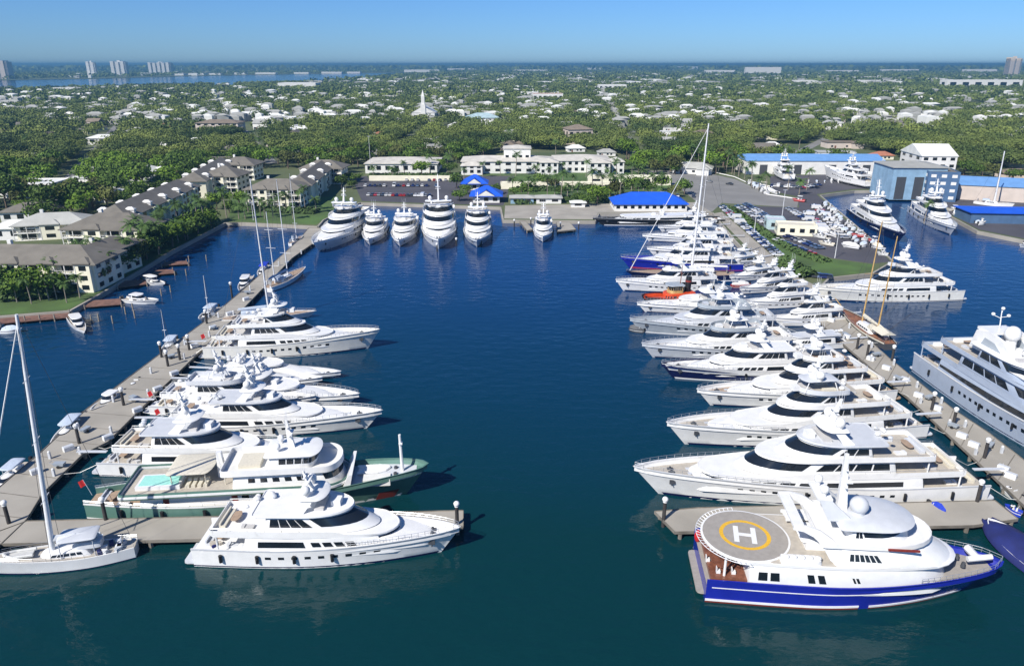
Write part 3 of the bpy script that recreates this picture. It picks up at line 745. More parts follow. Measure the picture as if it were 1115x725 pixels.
def joints(L_, R_, step=6.0):
    a = [Vector(p) for p in W(L_)]; b = [Vector(p) for p in W(R_)]
    def at(P, f):
        ln = [(q - p).length for p, q in zip(P[:-1], P[1:])]; d = f * sum(ln)
        for p, q, l in zip(P[:-1], P[1:], ln):
            if d <= l: return p.lerp(q, d / l)
            d -= l
        return P[-1]
    n = int((a[-1] - a[0]).length / step); mb = MB()
    for i in range(1, n):
        p, q = at(a, i / n), at(b, i / n); v = (q - p).normalized(); t = Vector((-v.y, v.x)) * .09; p = p + v * .4; q = q - v * .4
        mb.loft([[(p.x - t.x, p.y - t.y, z), (p.x + t.x, p.y + t.y, z), (q.x + t.x, q.y + t.y, z), (q.x - t.x, q.y - t.y, z)] for z in (LZ, LZ + .012)])
    return mb
D1 = [o for o in COL.objects if o.get('label', '').startswith('long beige concrete dock')][0]; D2 = [o for o in COL.objects if o.get('label', '').startswith('long grey dock')][0]
joints(PL[:9], PL[9:][::-1]).build_each('expansion_joint', 'concrete_dark', D1, 0)
joints(PR[:8], PR[8:][::-1]).build_each('expansion_joint', 'concrete_dark', D2, 0)
# sheets: roads, lots, lawns
slab('promenade', [(777, 232.5), (786, 231), (806, 248), (838, 276), (868, 301), (892, 312.5), (868.5, 324)], LZ - .1, LZ + .03, 'concrete')
slab('lawn', [(786, 222), (800, 226), (830, 248), (870, 270), (905, 282), (950, 288), (948, 296), (904, 301), (880, 298), (850, 281), (820, 254)], LZ - .1, LZ + .05, 'grass')
slab('road', [(690, 186), (760, 186), (800, 195), (835, 210), (870, 216), (868, 226), (800, 222), (786, 221), (775, 231), (765, 225), (740, 205)], LZ - .1, LZ + .02, 'road')
slab('boatyard', [(801, 224), (870, 226), (868, 214), (840, 208), (838, 192), (1036, 186), (1018, 224), (1006, 205), (930, 206), (889, 211.5), (946, 262), (970, 285), (950, 287), (905, 281), (870, 269), (830, 247)], LZ - .1, LZ + .012, 'asphalt')
slab('car_park', [(382, 192), (560, 192), (548, 224), (394, 219)], LZ - .1, LZ + .012, 'asphalt')
slab('quayside', [(550, 224), (775, 220), (774, 231), (651, 232), (648, 239), (549, 238)], LZ - .1, LZ + .016, 'concrete')
slab('boatyard_quay', [(1022, 222), (1040, 185), (1115, 215), (1500, 245), (1500, 297), (1116, 260), (1066, 250), (1021, 226)], LZ - .1, LZ + .012, 'asphalt')
slab('lawn', [(0, 343), (75, 337), (108, 319), (186, 272), (243, 243), (232, 236), (170, 262), (100, 300), (0, 322)], LZ - .1, LZ + .02, 'grass')
slab('lawn', [(249, 241), (344, 244.5), (384, 222), (376, 214), (252, 216)], LZ - .1, LZ + .03, 'grass')
slab('courtyard', [(384, 189), (705, 186), (735, 203), (725, 219), (562, 222), (560, 191)], LZ - .1, LZ + .008, 'grass')
STREETS = [((40, 236), (150, 112)), ((296, 178), (235, 108)), ((702, 182), (655, 100)), ((850, 176), (985, 108)), ((430, 168), (520, 100)), ((-40, 152), (480, 147)), ((560, 142), (1150, 148)), ((-40, 126), (1150, 123))]
SEG = []
for a, b in STREETS:
    A_, B_ = G(*a, LZ), G(*b, LZ); v = (B_ - A_).normalized(); n = Vector((-v.y, v.x, 0)) * 4.2
    SEG.append((A_.x, A_.y, B_.x, B_.y)); P = [tuple((A_ + n).xy), tuple((A_ - n).xy), tuple((B_ - n).xy), tuple((B_ + n).xy)]
    slab('street', P, LZ - .1, LZ + .02 + .006 * len(SEG), 'road', world=True)
def streetd(x, y):
    """distance to the nearest street (works on arrays)"""
    best = 1e9
    for x0, y0, x1, y1 in SEG:
        dx, dy = x1 - x0, y1 - y0; t = np.clip(((x - x0) * dx + (y - y0) * dy) / (dx * dx + dy * dy), 0, 1); best = np.minimum(best, np.hypot(x - x0 - t * dx, y - y0 - t * dy))
    return best
# kerb of the curving road
mb = MB(); Q = W([(760, 184), (800, 193), (822, 203), (835, 212), (868, 217)])
for a, b in zip(Q[:-1], Q[1:]): mb.tube((a[0], a[1], LZ + .1), (b[0], b[1], LZ + .1), .35, .35, 4)
tag(mb.build('kerb', 'stucco_white', smooth=0), kind='structure')
# haze: plain even air
hz = MB(); hz.box(-62000, 62000, -320, 61000, -4, 84)
hm = bpy.data.materials.new('haze'); hm.use_nodes = True; ht = hm.node_tree; ht.nodes.clear()
o_ = ht.nodes.new('ShaderNodeOutputMaterial'); pv = ht.nodes.new('ShaderNodeVolumePrincipled')
pv.inputs['Color'].default_value = (0.15, 0.37, 0.58, 1); pv.inputs['Density'].default_value = 0.00015; pv.inputs['Anisotropy'].default_value = 0.1
ht.links.new(pv.outputs[0], o_.inputs['Volume']); MATS['haze'] = hm
HAZE = tag(hz.build('haze', 'haze', smooth=0), kind='stuff')
# ------------------------------------------------------------- boats, right row (front to back)
Y2 = yacht('long white yacht with rounded grey foredeck roof, directly behind the helipad yacht', (1082, 549), (689, 507), 5.6, 3.4, 3, B=11, foredeck='hatch', det=2, Lfix=60, domes=2, seed=5, fwd=1.13, roofm='palegrey', deckm='decktan')
yacht('white yacht with slim grey mast on its bow, second from the helipad yacht', (1012, 478), (725, 459), 5.2, 3.0, 3, B=9.5, det=1, seed=8, roofm='palegrey', Lfix=53, fwd=1.05, deckm='decktan')
yacht('white yacht with twin lattice mast on its foredeck, right row third from front', (990, 437), (758, 423), 4.2, 2.8, 3, B=8.6, seed=9, Lfix=45, roofm='white', sup='white')
NV = yacht('navy hulled yacht with sleek white upper works in the right row', (915, 414), (719, 395), 4.0, 2.6, 2, hull='navy', boot='white', seed=11, Lfix=41, fwd=1.0, deckm='padgrey')
mb = MB(); NV[1].stripe(mb, 0, .985, .58, .97, .05); mb.build_each('topside_band', 'white', NV[0])
yacht('silver hulled yacht with dark slanted wheelhouse roof in the right row', (895, 386), (698, 373), 4.2, 2.4, 2, hull='silver', roofm='slate', seed=12, Lfix=42, deckm='padgrey')
yacht('dark grey expedition yacht with big pale grey deckhouse in the right row', (872, 366), (685, 346), 4.2, 2.4, 2, hull='slate', sup='palegrey', roofm='slate', seed=13, Lfix=43, boot='white', deckm='slate', dh=2.7)
yacht('white express yacht with long plain foredeck, between the tug and grey deckhouse yacht', (830, 340), (693, 329), 3.2, 1.9, 1, seed=14, Lfix=36, deckm='white', fwd=.9, arch=True, domes=1, masth=2)
yacht('white yacht with sharp flared bow right behind the orange tug', (800, 313), (670, 304), 4.0, 2.2, 2, seed=15, Lfix=36, deckm='padgrey', sup='white')
sailing('big navy hulled sloop with the tallest white mast in the right row', (800, 303), (681, 295), 2.4, 1.9, 50, .40, hull='navy', mr=.42, rakem=-.03, spread=4, cover='white')
yacht('royal blue hulled yacht with white deck beside the tall sloop', (800, 292), (675, 279), 4.2, 2.6, 2, hull='royal', seed=16, Lfix=44, deckm='white', boot='red', sup='white')
yacht('white yacht with rounded bow and row of windows, next to royal blue yacht', (800, 277), (704, 269), 3.2, 2.0, 2, seed=17, Lfix=36, deckm='white')
yacht('white sport yacht with arched hardtop near the far end of right row', (795, 262), (699, 255), 3.0, 2.0, 2, seed=18, Lfix=38, deckm='white')
yacht('small white yacht last in the right row beside the long black one', (790, 249), (716, 246), 3.0, 1.9, 2, seed=19, Lfix=30, deckm='white')
yacht('long black hulled yacht with low white cabin moored along the far quay', (762, 243), (645, 237), 3.6, 2.4, 1, hull='black', seed=20, Lfix=62, deckm='white', boot='white', arch=False, fwd=1.1, masth=3, B=8)
sailing('white sloop with slim bare mast moored near the end of the promenade', (792, 256), (738, 252), 1.8, 1.4, 27, .55, stay=False)
# second rank, stern to the promenade
RR = [(822, 282, 'small white cruiser with tan cockpit stern to the promenade wall, farthest of its rank'), (840, 296, 'small white cruiser with grey cockpit, second farthest behind the promenade wall'),
      (855, 309, 'white cruiser with tall flybridge beside the red tender, stern to promenade')]
for i, (a, b, l) in enumerate(RR):
    yacht(l, (a + 6, b + 3), (a - 42 - i * 4, b + 4), 2.6, 1.7, 2 if i == 2 else 1, seed=30 + i, det=0, fwd=.95, masth=2.2, domes=2 if i else 1, fenders=2, deckm='white')
yacht('white yacht with tall black marked funnel wing where dock and promenade meet', (885, 330), (808, 327), 3.0, 1.9, 3, seed=34, Lfix=26, fwd=.95, masth=3, deckm='white', det=0)
yacht('white two deck yacht with row of square windows, stern to the dock', (906, 350), (835, 345), 3.0, 2.0, 2, seed=35, Lfix=25, det=0, masth=3, deckm='padgrey')
yacht('low white sport yacht with slanted grey roof stern to the dock', (912, 376), (830, 372), 2.6, 1.6, 1, seed=36, Lfix=25, det=0, masth=2, deckm='decktan', roofm='palegrey')
motorboat('white tender with bright red cover line among the promenade cruisers', (815, 311), (795, 310), 1.2, hull='red', top='cover', topm='white')
# fenders of the row: each boat with its own; small tenders between
motorboat('long thin racing launch tied beside the navy hulled yacht', (868, 392), (812, 397), 1.0, top='cover', topm='palegrey')
motorboat('small dark inflatable tied at the bow of dark expedition yacht', (700, 362), (684, 357), 1.0, hull='darkgrey', top='cover', topm='darkgrey')
motorboat('blue covered tender floating between helipad yacht and long white yacht', (1012, 553), (1031, 560), 1.0, hull='white', top='cover', topm='canvas_blue')

# orange tug
def tug():
    loc, L, rz = locate((790, 327), (713, 322), 3.0); L = 24
    e = empty('tugboat', 'orange harbour tug with black funnel between white yachts', 'tugboat', loc + Vector((-4, 0, 0)), rz)
    hl = Hull(L, 7.5, 1.9, 3.2, rake=1.5, full=.5, stern=.7); hl.B = 7.5
    ho = hl.mesh(18).build('hull', 'black', e); mb = MB(); hl.stripe(mb, 0, .99, .7, 1.0, .06); mb.build('rub_rail', 'orange', ho)
    hl.deckmesh().build('deck', 'orange', e)
    h = House(1.0, 3.6, (7, 17, 2.6, 2), (7, 16.7, 2.5, 2)); mb = MB(); h.mesh(mb); c = mb.build('deckhouse', 'orange', e); mb = MB(); h.panes(mb, .1, 1.8, 7, .5, .75, .5); mb.build_each('window', 'glass', c)
    h = House(3.6, 6.0, (11, 15.6, 2.0, 1.5), (11.2, 15.2, 1.9, 1.4)); mb = MB(); h.mesh(mb); c = mb.build('wheelhouse', 'spar', e); mb = MB(); h.panes(mb, .05, 1.95, 8, .4, .85, .2); mb.build_each('window', 'glass', c)
    mb = MB(); mb.loft([outl(10.6, 16.2, 2.4, 1.6, 6.0), outl(10.7, 16.0, 2.3, 1.6, 6.2)]); mb.build('roof', 'slate', c)
    mb = MB(); mb.tube((9, 0, 3.5), (8.7, 0, 8.2), 1.0, .9, 12); f = mb.build('funnel', 'black', e, 60)
    mb = MB(); mb.tube((8.8, 0, 6.6), (8.78, 0, 7.2), 1.0, .98, 12); mb.build('funnel_band', 'boot_red', f, 60)
    mb = MB(); mb.tube((11.5, 0, 6), (11.2, 0, 12), .14, .08, 6); mb.box(11.2, 11.4, -1, 1, 9.5, 9.65); mb.build('mast', 'mahogany', e)
    mb = MB(); mb.loft([outl(-.2, 6.5, 2.8, 2, 1.9), outl(.5, 6.0, 2.2, 1.6, 3.0)]); mb.build('deck_cover', 'canvas_navy', e)
tug()

# ------------------------------------------------------------- helipad yacht
def heliyacht():
    loc, L, rz = locate((773, 654), (1092, 616), 4.4, 5.6)
    e = empty('helipad_yacht', 'large royal blue hulled yacht with a round H marked helipad on its aft deck', 'yacht', loc, rz)
    B = 12.6
    hl = Hull(L, B, 3.9, 5.2, rake=4.5, full=.62, stern=.96, bul=.9, fb=.45)
    ho = hl.mesh(30).build('hull', 'royal', e); LIM[0] = hl.lim
    mb = MB(); hl.stripe(mb, 0.0, .56, -.02, .07, .1); mb.build('waterline_stripe', 'boot_red', ho)
    mb = MB(); hl.stripe(mb, 0.0, .56, .08, .16, .12); mb.build('waterline_stripe', 'white', ho)
    mb = MB(); hl.stripe(mb, 0.60, .97, -.02, .05, .1); mb.build('waterline_stripe', 'boot_red', ho)
    mb = MB(); hl.stripe(mb, 0.60, .97, .06, .13, .12); mb.build('waterline_stripe', 'white', ho)
    mb = MB(); hl.stripe(mb, 0.02, .99, .66, .685, .08); mb.build('hull_stripe', 'white', ho)
    mb = MB(); hl.stripe(mb, 0.10, .62, .94, .99, .06); mb.build('rub_rail', 'royal', ho)
    hl.deckmesh().build('deck', 'deckgrey', e)
    mb = MB(); mb.loft([outl(-1.0, .3, B * .38, .1, .5, cr=.6), outl(-1.0, .3, B * .38, .1, .8, cr=.6)]); mb.build('swim_platform', 'deckgrey', e)
    z0 = 2.1
    root = e; e = empty('upperworks_tmp', None, None, (0, 0, 1.5)); e.parent = root
    # main deck house, full beam
    h = House(z0 - 1.0, 5.1, (5.5, 34, B / 2 - .25, 13), (5.5, 32, B / 2 - .35, 13)); mb = MB(); h.mesh(mb); c = mb.build('main_deck_house', 'white', e)
    mb = MB(); h.panes(mb, .05, .28, 2, .42, .75, .25); h.panes(mb, .52, .72, 2, .42, .75, .35); h.panes(mb, .95, 1.02, 2, .5, .7, .4); mb.build_each('window', 'glass', c)
    # aft saloon with teak deck
    mb = MB(); mb.box(.6, 5.6, -5.4, 5.4, z0 - .9, z0 + .08); mb.build('aft_deck', 'mahogany', e)
    mb = MB(); mb.loft([[(2.8 + 1.8 * math.cos(a), -1.5 + 2.4 * math.sin(a), z) for a in [k * math.pi / 8 for k in range(16)]] for z in (2.75, 2.85)]); mb.tube((2.8, -1.5, 2.1), (2.8, -1.5, 2.8), .3, .3, 8); mb.build('dining_table', 'mahogany', e)
    for k in range(6):
        a = k * math.pi / 3; x, y = 2.8 + 2.3 * math.cos(a) * .9, -1.5 + 2.9 * math.sin(a); mb = MB(); mb.box(x - .28, x + .28, y - .28, y + .28, z0, z0 + .5); mb.box(x - .3, x - .2, y - .28, y + .28, z0 + .5, z0 + 1.0); mb.build('dining_chair', 'white', e)
    # upper deck slab
    mb = MB(); mb.loft([outl(4.0, 34.2, B / 2 - .05, 13.5, 5.1), outl(3.8, 34.2, B / 2 + .02, 13.5, 5.25), outl(3.8, 33.6, B / 2 - .05, 13.5, 5.5)]); mb.build('upper_deck', 'white', e)
    floor(8, 32.5, B / 2 - .5, 12.5, 5.505).build('upper_deck_floor', 'decktan', e)
    # helideck: round platform overhanging aft
    cx, cy, r = 5.9, 0.2, 6.15
    circ = lambda r_, z, n=48: [(cx + r_ * math.cos(k * 2 * math.pi / n), cy + r_ * math.sin(k * 2 * math.pi / n), z) for k in range(n)]
    mb = MB(); mb.loft([circ(r - .9, 5.0), circ(r, 5.35), circ(r, 5.62), circ(r - .1, 5.64)]); hp = mb.build('helipad', 'white', e, 30)
    mb = MB(); mb.loft([circ(r - .28, 5.64), circ(r - .28, 5.662)]); mb.build('helipad_surface', 'deckgrey', hp)
    def ring(mb, ra, rb, z):
        n = 48; mb.loft([circ(ra, z), circ(rb, z), circ(rb, z - .01), circ(ra, z - .01)], (False, False)); 
    mb = MB(); n = 48
    A_, B_ = circ(3.0, 5.674), circ(3.55, 5.674); mb.loft([A_, B_], (False, False)); mb.build('helipad_circle', 'yellow', hp)
    mb = MB()
    ca, sa = math.cos(-.12), math.sin(-.12)
    def bar(x0, x1, y0, y1):
        q = [(cx + x * ca - y * sa, cy + x * sa + y * ca) for x, y in ((x0, y0), (x1, y0), (x1, y1), (x0, y1))]
        mb.loft([[(x, y, 5.66) for x, y in q], [(x, y, 5.68) for x, y in q]])
    bar(-1.55, -.85, -1.9, 1.9); bar(.85, 1.55, -1.9, 1.9); bar(-.85, .85, -.35, .35); mb.build('helipad_letter', 'white', hp, 0)
    # net frame around
    mb = MB()
    for k in range(30):
        a = math.radians(95 + k * 170 / 29); 
        mb.tube((cx + r * math.cos(a), r * math.sin(a), 5.5), (cx + (r + .7) * math.cos(a), (r + .7) * math.sin(a), 5.75), .05, .05, 4)
    mb.path([(cx + (r + .7) * math.cos(math.radians(95 + k * 170 / 29)), (r + .7) * math.sin(math.radians(95 + k * 170 / 29)), 5.75) for k in range(30)], .05, 4)
    mb.build('safety_net', 'alu', hp)
    mb = MB()
    for sd in (1, -1): mb.tube((2.5, sd * 4.6, 2.1), (2.5, sd * 4.6, 5.2), .18, .18, 8)
    mb.build_each('support_post', 'white', e)
    # tender and liferafts on the open deck
    tender_part(e, 15, 4.9, 5.8, 5.5, 0.1, 'white')
    mb = MB(); mb.loft([outl(9.5, 15.0, .8, .8, 5.5, cr=.3), outl(9.6, 14.8, .75, .8, 6.1, cr=.3)])
    mb.v = [(x, y - B / 2 + 1.2, z) for x, y, z in mb.v]; mb.build('storage_box', 'white', e)
    mb = MB()
    for k in range(5): mb.sphere((10.2 + k * 1.05, -B / 2 + 1.2, 6.2), .5, .45, .3, 8, 5)
    mb.build('liferaft', 'white', e, 60)
    # bridge deck block with rounded forward face
    h = House(5.4, 7.9, (16.5, 33.5, B / 2 - .5, 10), (17.2, 29.5, B / 2 - 1.3, 8)); mb = MB(); h.mesh(mb, (0, .35, .7, .93, 1)); c = mb.build('upper_deck_house', 'white', e)
    mb = MB(); h.panes(mb, .2, .98, 6, .36, .72, .22); mb.build_each('window', 'glass', c)
    mb = MB(); tray(mb, 7.9, 14.5, 30.5, B / 2 - .9, 8.5, .3, .5); mb.build('bridge_deck', 'white', e)
    h = House(8.2, 10.2, (18.5, 27.4, 4.1, 5), (18.8, 25.2, 3.7, 4.6)); mb = MB(); h.mesh(mb); c = mb.build('bridge_house', 'white', e)
    mb = MB(); h.band(mb, .5, 2.0, .42, .86); mb.build('windscreen', 'glass', c)
    mb = MB(); h.panes(mb, .05, .45, 2, .35, .8, .2); mb.build_each('window', 'glass', c)
    mb = MB(); mb.loft([outl(17, 27.6, 4.5, 5.4, 10.2), outl(16.9, 27.9, 4.6, 5.4, 10.35), outl(17.2, 26.9, 4.2, 5, 10.65), outl(17.8, 25, 3.3, 4, 10.95)]); mb.build('roof', 'palegrey', e)
    # swept wings curving from the high arch down onto the open deck
    for sd in (1, -1):
        mb = MB(); y = sd * (B / 2 - 1.3); rr = []
        for (xo, zo, xi, zi, yy) in [(10.9, 10.5, 10.9, 9.9, .9), (12.6, 10.6, 12.3, 9.7, .8), (14.4, 10.1, 13.6, 9.1, .6), (16.0, 9.0, 14.6, 8.2, .35), (17.2, 7.8, 15.4, 7.0, .15), (18.4, 6.4, 16.0, 6.0, 0), (19.6, 5.5, 16.6, 5.5, 0)]:
            y_ = y - sd * yy; rr.append([(xo, y_ - .16, zo), (xo, y_ + .16, zo), (xi, y_ + .16, zi), (xi, y_ - .16, zi)])
        mb.loft(rr); mb.build('deck_wing', 'white', e, 60)
    mb = MB()
    mb.box(10.9, 12.4, -B / 2 + 2.2, B / 2 - 2.2, 10.15, 10.45); mb.build('arch_beam', 'white', e)
    mb = MB(); mb.box(13.6, 16.6, -2.4, .9, 5.53, 6.7); mb.loft([outl(12.9, 17.0, 2.4, 1.2, 6.7), outl(13, 16.8, 2.2, 1.2, 6.95)]); mb.build('bar_counter', 'white', e)
    for sd in (1, -1):
        mb = MB(); mb.loft([[(15.8, sd * 2.6 - .2, 10.6), (19.2, sd * 2.6 - .2, 10.6), (19.2, sd * 2.6 + .2, 10.6), (15.8, sd * 2.6 + .2, 10.6)], [(14.4, sd * 2.0 - .15, 13.4), (16.0, sd * 2.0 - .15, 13.4), (16.0, sd * 2.0 + .15, 13.4), (14.4, sd * 2.0 + .15, 13.4)]]); mb.build('radar_arch', 'palegrey', e)
    mb = MB(); mb.box(14.2, 16.2, -2.2, 2.2, 13.3, 13.6); mb.build('arch_beam', 'white', e)
    mb = MB(); mb.tube((20.2, -1.0, 10.7), (20.2, -1.0, 11.4), .9, .9, 10); mb.sphere((20.2, -1.0, 12.2), 1.25, 1.25, 1.25, 14, 9); mb.build('radar_dome', 'palegrey', e, 60)
    radomes(e, (15.2, 0, 14.1), .6, 1.4, 2)
    radomes(e, (18.6, 0, 11.3), .5, 2.2, 1)
    mast(e, 18.3, 10.9, 8.5, -.5, .42)
    # fore: mooring deck, crane, boats
    mb = MB(); mb.box(23, 27, -B / 2 + .75, -B / 2 + 1.0, 8.25, 8.5); mb.build('rescue_boat_rack', 'boot_red', e)
    hl.rail(.74, 1.0, .8, 14).build('rail', 'steel', root)
    mb = MB(); mb.tube((L * .90, 1.8, 4.3), (L * .90, -.6, 4.5), .55, .5, 8); mb.tube((L * .87, -.8, 4.3), (L * .95, -.4, 4.6), .4, .4, 8); mb.build('foredeck_gear', 'white', e)
    for sd in (1, -1):
        mb = MB(); mb.tube((L * .86, sd * .9, 4.6), (L * .86, sd * .9, 5.3), .35, .25, 8); mb.build('windlass', 'darkgrey', root)
    for k in range(5):
        p = hl.pt(.1 + k * .16, .4, 1, .3); mb = MB(); mb.tube((p.x, p.y, p.z - .8), (p.x, p.y, p.z + .8), .35, .35, 8); mb.build('fender', 'black', root, 60)
    mb = MB(); p = hl.pt(0, 1, 1)
    mb.sphere((.1, 3.8, 2.5), .5, .35, 1.1, 8, 6); mb.build('inflatable_toy', 'red', e, 60, 'pink red inflatable hanging at the stern')
    LIM[0] = None
    for c in list(e.children): c.parent = root; c.location = (0, 0, 1.5)
    bpy.data.objects.remove(e)
    return root
heliyacht()

# dark covered boat at the right edge
def covered():
    loc, L, rz = locate((1150, 640), (1062, 575), 1.5)
    e = empty('covered_boat', 'boat under a huge dark navy cover at the right edge', 'boat', G(1112, 603), math.radians(100))
    hl = Hull(14, 6.2, 1.2, 1.8, rake=1.2); 
    ho = hl.mesh(16).build('hull', 'white', e)
    for v in ho.data.vertices: v.co.x -= 7
    mb = MB(); rings = []
    for i in range(13):
        t = i / 12; x = -7.4 + t * 14.6; w_ = hl.dk(min(t, .97)) + .35; z = hl.zs(t) - .5; hr = 2.0 * math.sin(math.pi * min(1, t * .9 + .08)) + .15 * math.sin(i * 2.1)
        rings.append([(x, -w_, z - .5), (x, -w_ * .95, z + .4), (x, -w_ * .4, z + hr * .75), (x, 0, z + hr), (x, w_ * .4, z + hr * .75), (x, w_ * .95, z + .4), (x, w_, z - .5)])
    mb.loft(rings); mb.build('boat_cover', 'canvas_navy', e, 80)
covered()
motorboat('white inflatable tender on the dock beside the covered boat', (1110, 545), (1088, 525), 1.2, hull='rubber', top='none', hs=.8)
motorboat('second white and blue tender at the stern of the long white yacht', (1112, 562), (1094, 548), 1.2, hull='canvas_blue', top='none', hs=.8)

# ------------------------------------------------------------- left row
yacht('white yacht with a long sloping foredeck and curved dark windscreen at front of left row', (203, 619), (502, 573), 4.6, 3.2, 2, B=8.8, det=2, seed=40, Lfix=39.5, fwd=1.08, deckm='white', foredeck='hatch', masth=3.2, domes=2, dh=2.7, gang=False, fair=.9)
def greenyacht():
    loc, L, rz = locate((97, 556), (467, 505), 5.6); L = 56; b_ = G(467, 505, 5.6); loc = Vector((b_.x - L * math.cos(rz), b_.y - L * math.sin(rz), 0))
    e = empty('expedition_yacht', 'green hulled expedition yacht with white upper decks, aft pool and bow mast', 'yacht', loc, rz)
    B = 10.5; hl = Hull(L, B, 2.9, 5.8, rake=4, full=.5, stern=.45, bul=1.0, fb=.5)
    ho = hl.mesh(30).build('hull', 'seagreen', e)
    mb = MB(); hl.stripe(mb, 0, .98, -.02, .09); mb.build('waterline_stripe', 'white', ho)
    mb = MB(); hl.stripe(mb, 0, .62, .93, 1.02, .10); mb.build('rub_rail', 'white', ho)
    mb = MB(); hl.stripe(mb, .62, .995, .72, .80, .06); mb.build('hull_stripe', 'white', ho)
    mb = MB(); hl.stripe(mb, .90, .96, -.02, .28, .07); mb.build('anchor_patch', 'boot_red', ho, label='rust red patch under the bow')
    hl.deckmesh().build('deck', 'teak', e); z0 = 1.95
    h = House(z0, 4.3, (9, 41, 3.6, 4), (9.3, 40.6, 3.5, 4)); mb = MB(); h.mesh(mb); c = mb.build('main_deck_house', 'white', e)
    for t in (.12, .52): mb = MB(); h.band(mb, t, t + .035, .05, .85, .06); mb.build('door', 'boot_red', c)
    mb = MB(); h.panes(mb, .58, 1.0, 5, .45, .75, .5); mb.build_each('window', 'glass', c)
    mb = MB(); tray(mb, 4.3, 6.5, 43, B / 2 - .35, 4, .45, .75); bd = mb.build('boat_deck', 'seagreen', e)
    mb = MB(); A = outl(6.5, 43, B / 2 - .33, 4, 4.72); 
    for q in (0,):
        o1 = outl(6.45, 43.05, B / 2 - .3, 4, 4.75); o2 = outl(6.45, 43.05, B / 2 - .3, 4, 5.15); o3 = outl(6.8, 42.7, B / 2 - .6, 4, 5.15); o4 = outl(6.8, 42.7, B / 2 - .6, 4, 4.75); mb.loft([o1, o2, o3, o4], (False, False))
    mb.build('rub_rail', 'white', bd)
    floor(7, 42.5, B / 2 - .8, 3.5, 4.78).build('boat_deck_floor', 'decktan', e)
    mb = MB(); mb.box(8.5, 15.5, -2.6, 1.4, 4.8, 5.5); po = mb.build('pool_surround', 'white', e); mb = MB(); mb.box(8.9, 15.1, -2.2, 1.0, 5.48, 5.53); mb.build('pool_water', 'pool', po, 0)
    for k in range(4): mb = MB(); mb.box(16.3 + k * .95, 16.9 + k * .95, -2.4, -.3, 4.8, 5.25); mb.box(16.3 + k * .95, 16.9 + k * .95, -.8, -.3, 5.25, 5.6); mb.build('sun_lounger', 'canvas_tan', e)
    for x0_, x1_ in ((13.5, 20.5), (22, 29)):
        mb = MB(); mb.loft([outl(x0_, x1_, 3.4, 1.2, 7.15), outl(x0_ - .1, x1_ + .1, 3.5, 1.2, 7.3), outl(x0_ + .3, x1_ - .3, 3.0, 1.2, 7.45)]); 
        for dx in (.6, 6): 
            for sd in (1, -1): mb.tube((x0_ + dx, sd * 2.9, 4.8), (x0_ + dx, sd * 2.9, 7.2), .1, .1, 6)
        mb.v = [(x, y + 1.0, z) for x, y, z in mb.v]; mb.build('awning', 'canvas_tan', e)
    mb = MB(); mb.loft([[(20.8, -.5 + 1, 4.8), (22.0, -.5 + 1, 4.8), (22.0, 1.5, 4.8), (20.8, 1.5, 4.8)], [(20.9, .6, 9.4), (21.7, .6, 9.4), (21.7, 1.4, 9.4), (20.9, 1.4, 9.4)]]); mb.build('mast', 'white', e)
    h = House(4.8, 7.2, (24, 42.0, 3.7, 3), (24.3, 41.0, 3.5, 3)); mb = MB(); h.mesh(mb); c = mb.build('upper_deck_house', 'white', e); mb = MB(); h.panes(mb, .15, 1.0, 6, .45, .75, .45); mb.build_each('window', 'glass', c)
    mb = MB(); h.band(mb, 1.1, 2, .45, .85); mb.build('windscreen', 'glass', c)
    mb = MB(); tray(mb, 7.2, 22.5, 41.8, 4.2, 3, .35, .9); mb.build('bridge_deck', 'white', e); floor(23, 41.2, 3.8, 3, 7.57).build('bridge_deck_floor', 'ivory', e)
    h = House(7.5, 9.9, (30, 37.5, 2.9, 1.5), (30.2, 37.9, 2.9, 1.5)); mb = MB(); h.mesh(mb); c = mb.build('wheelhouse', 'white', e); mb = MB(); h.panes(mb, .2, 2, 8, .45, .85, .15); mb.build_each('window', 'glass', c)
    mb = MB(); mb.loft([outl(29.5, 38.4, 3.3, 1.8, 9.9), outl(29.4, 38.5, 3.4, 1.8, 10.05), outl(29.8, 38, 3.0, 1.8, 10.2)]); mb.build('roof', 'white', e)
    mb = MB(); mb.box(25, 28.5, -2, 2, 7.55, 8.3); mb.build('deck_locker', 'canvas_tan', e)
    radomes(e, (31.5, 0, 10.7), .55, 1.5, 2); mast(e, 33.5, 10.1, 5, -.5, .35)
    # the slanted screen before the foredeck well
    mb = MB(); mb.loft([[(41.8, -4.0, 4.3), (43.0, -4.0, 4.3), (43.0, 4.0, 4.3), (41.8, 4.0, 4.3)], [(43.0, -4.1, 6.6), (43.5, -4.1, 6.6), (43.5, 4.1, 6.6), (43.0, 4.1, 6.6)]]); mb.build('spray_screen', 'white', e)
    mb = MB(); hl2 = hl; 
    hl.deckmesh(.74, .97, .06).build('foredeck', 'palegrey', e)
    tender_part(e, 46.5, 1.3, 3.9, 5.5, 0, 'white'); mb = MB(); mb.box(45, 49.5, -3.0, -.9, 3.6, 4.8); mb.build('deck_locker', 'ivory', e)
    mb = MB(); mb.tube((51.5, 0, 3.5), (51.3, 0, 11.5), .32, .22, 8); mb.box(51.1, 51.7, -.5, .5, 9.8, 10); mb.build('foremast', 'white', e)
    for sd in (1, -1): mb = MB(); mb.tube((50.3, sd * 1, 3.9), (50.3, sd * 1, 4.9), .4, .3, 8); mb.build('windlass', 'darkgrey', e)
    furniture(e, 1.5, 9, 3.5, z0, random.Random(3))
    for i in range(5): p = hl.pt(.12 + i * .13, .5, -1, .3); mb = MB(); mb.tube((p.x, p.y, p.z - .8), (p.x, p.y, p.z + .8), .3, .3, 8); mb.build('fender', 'black', e, 60)
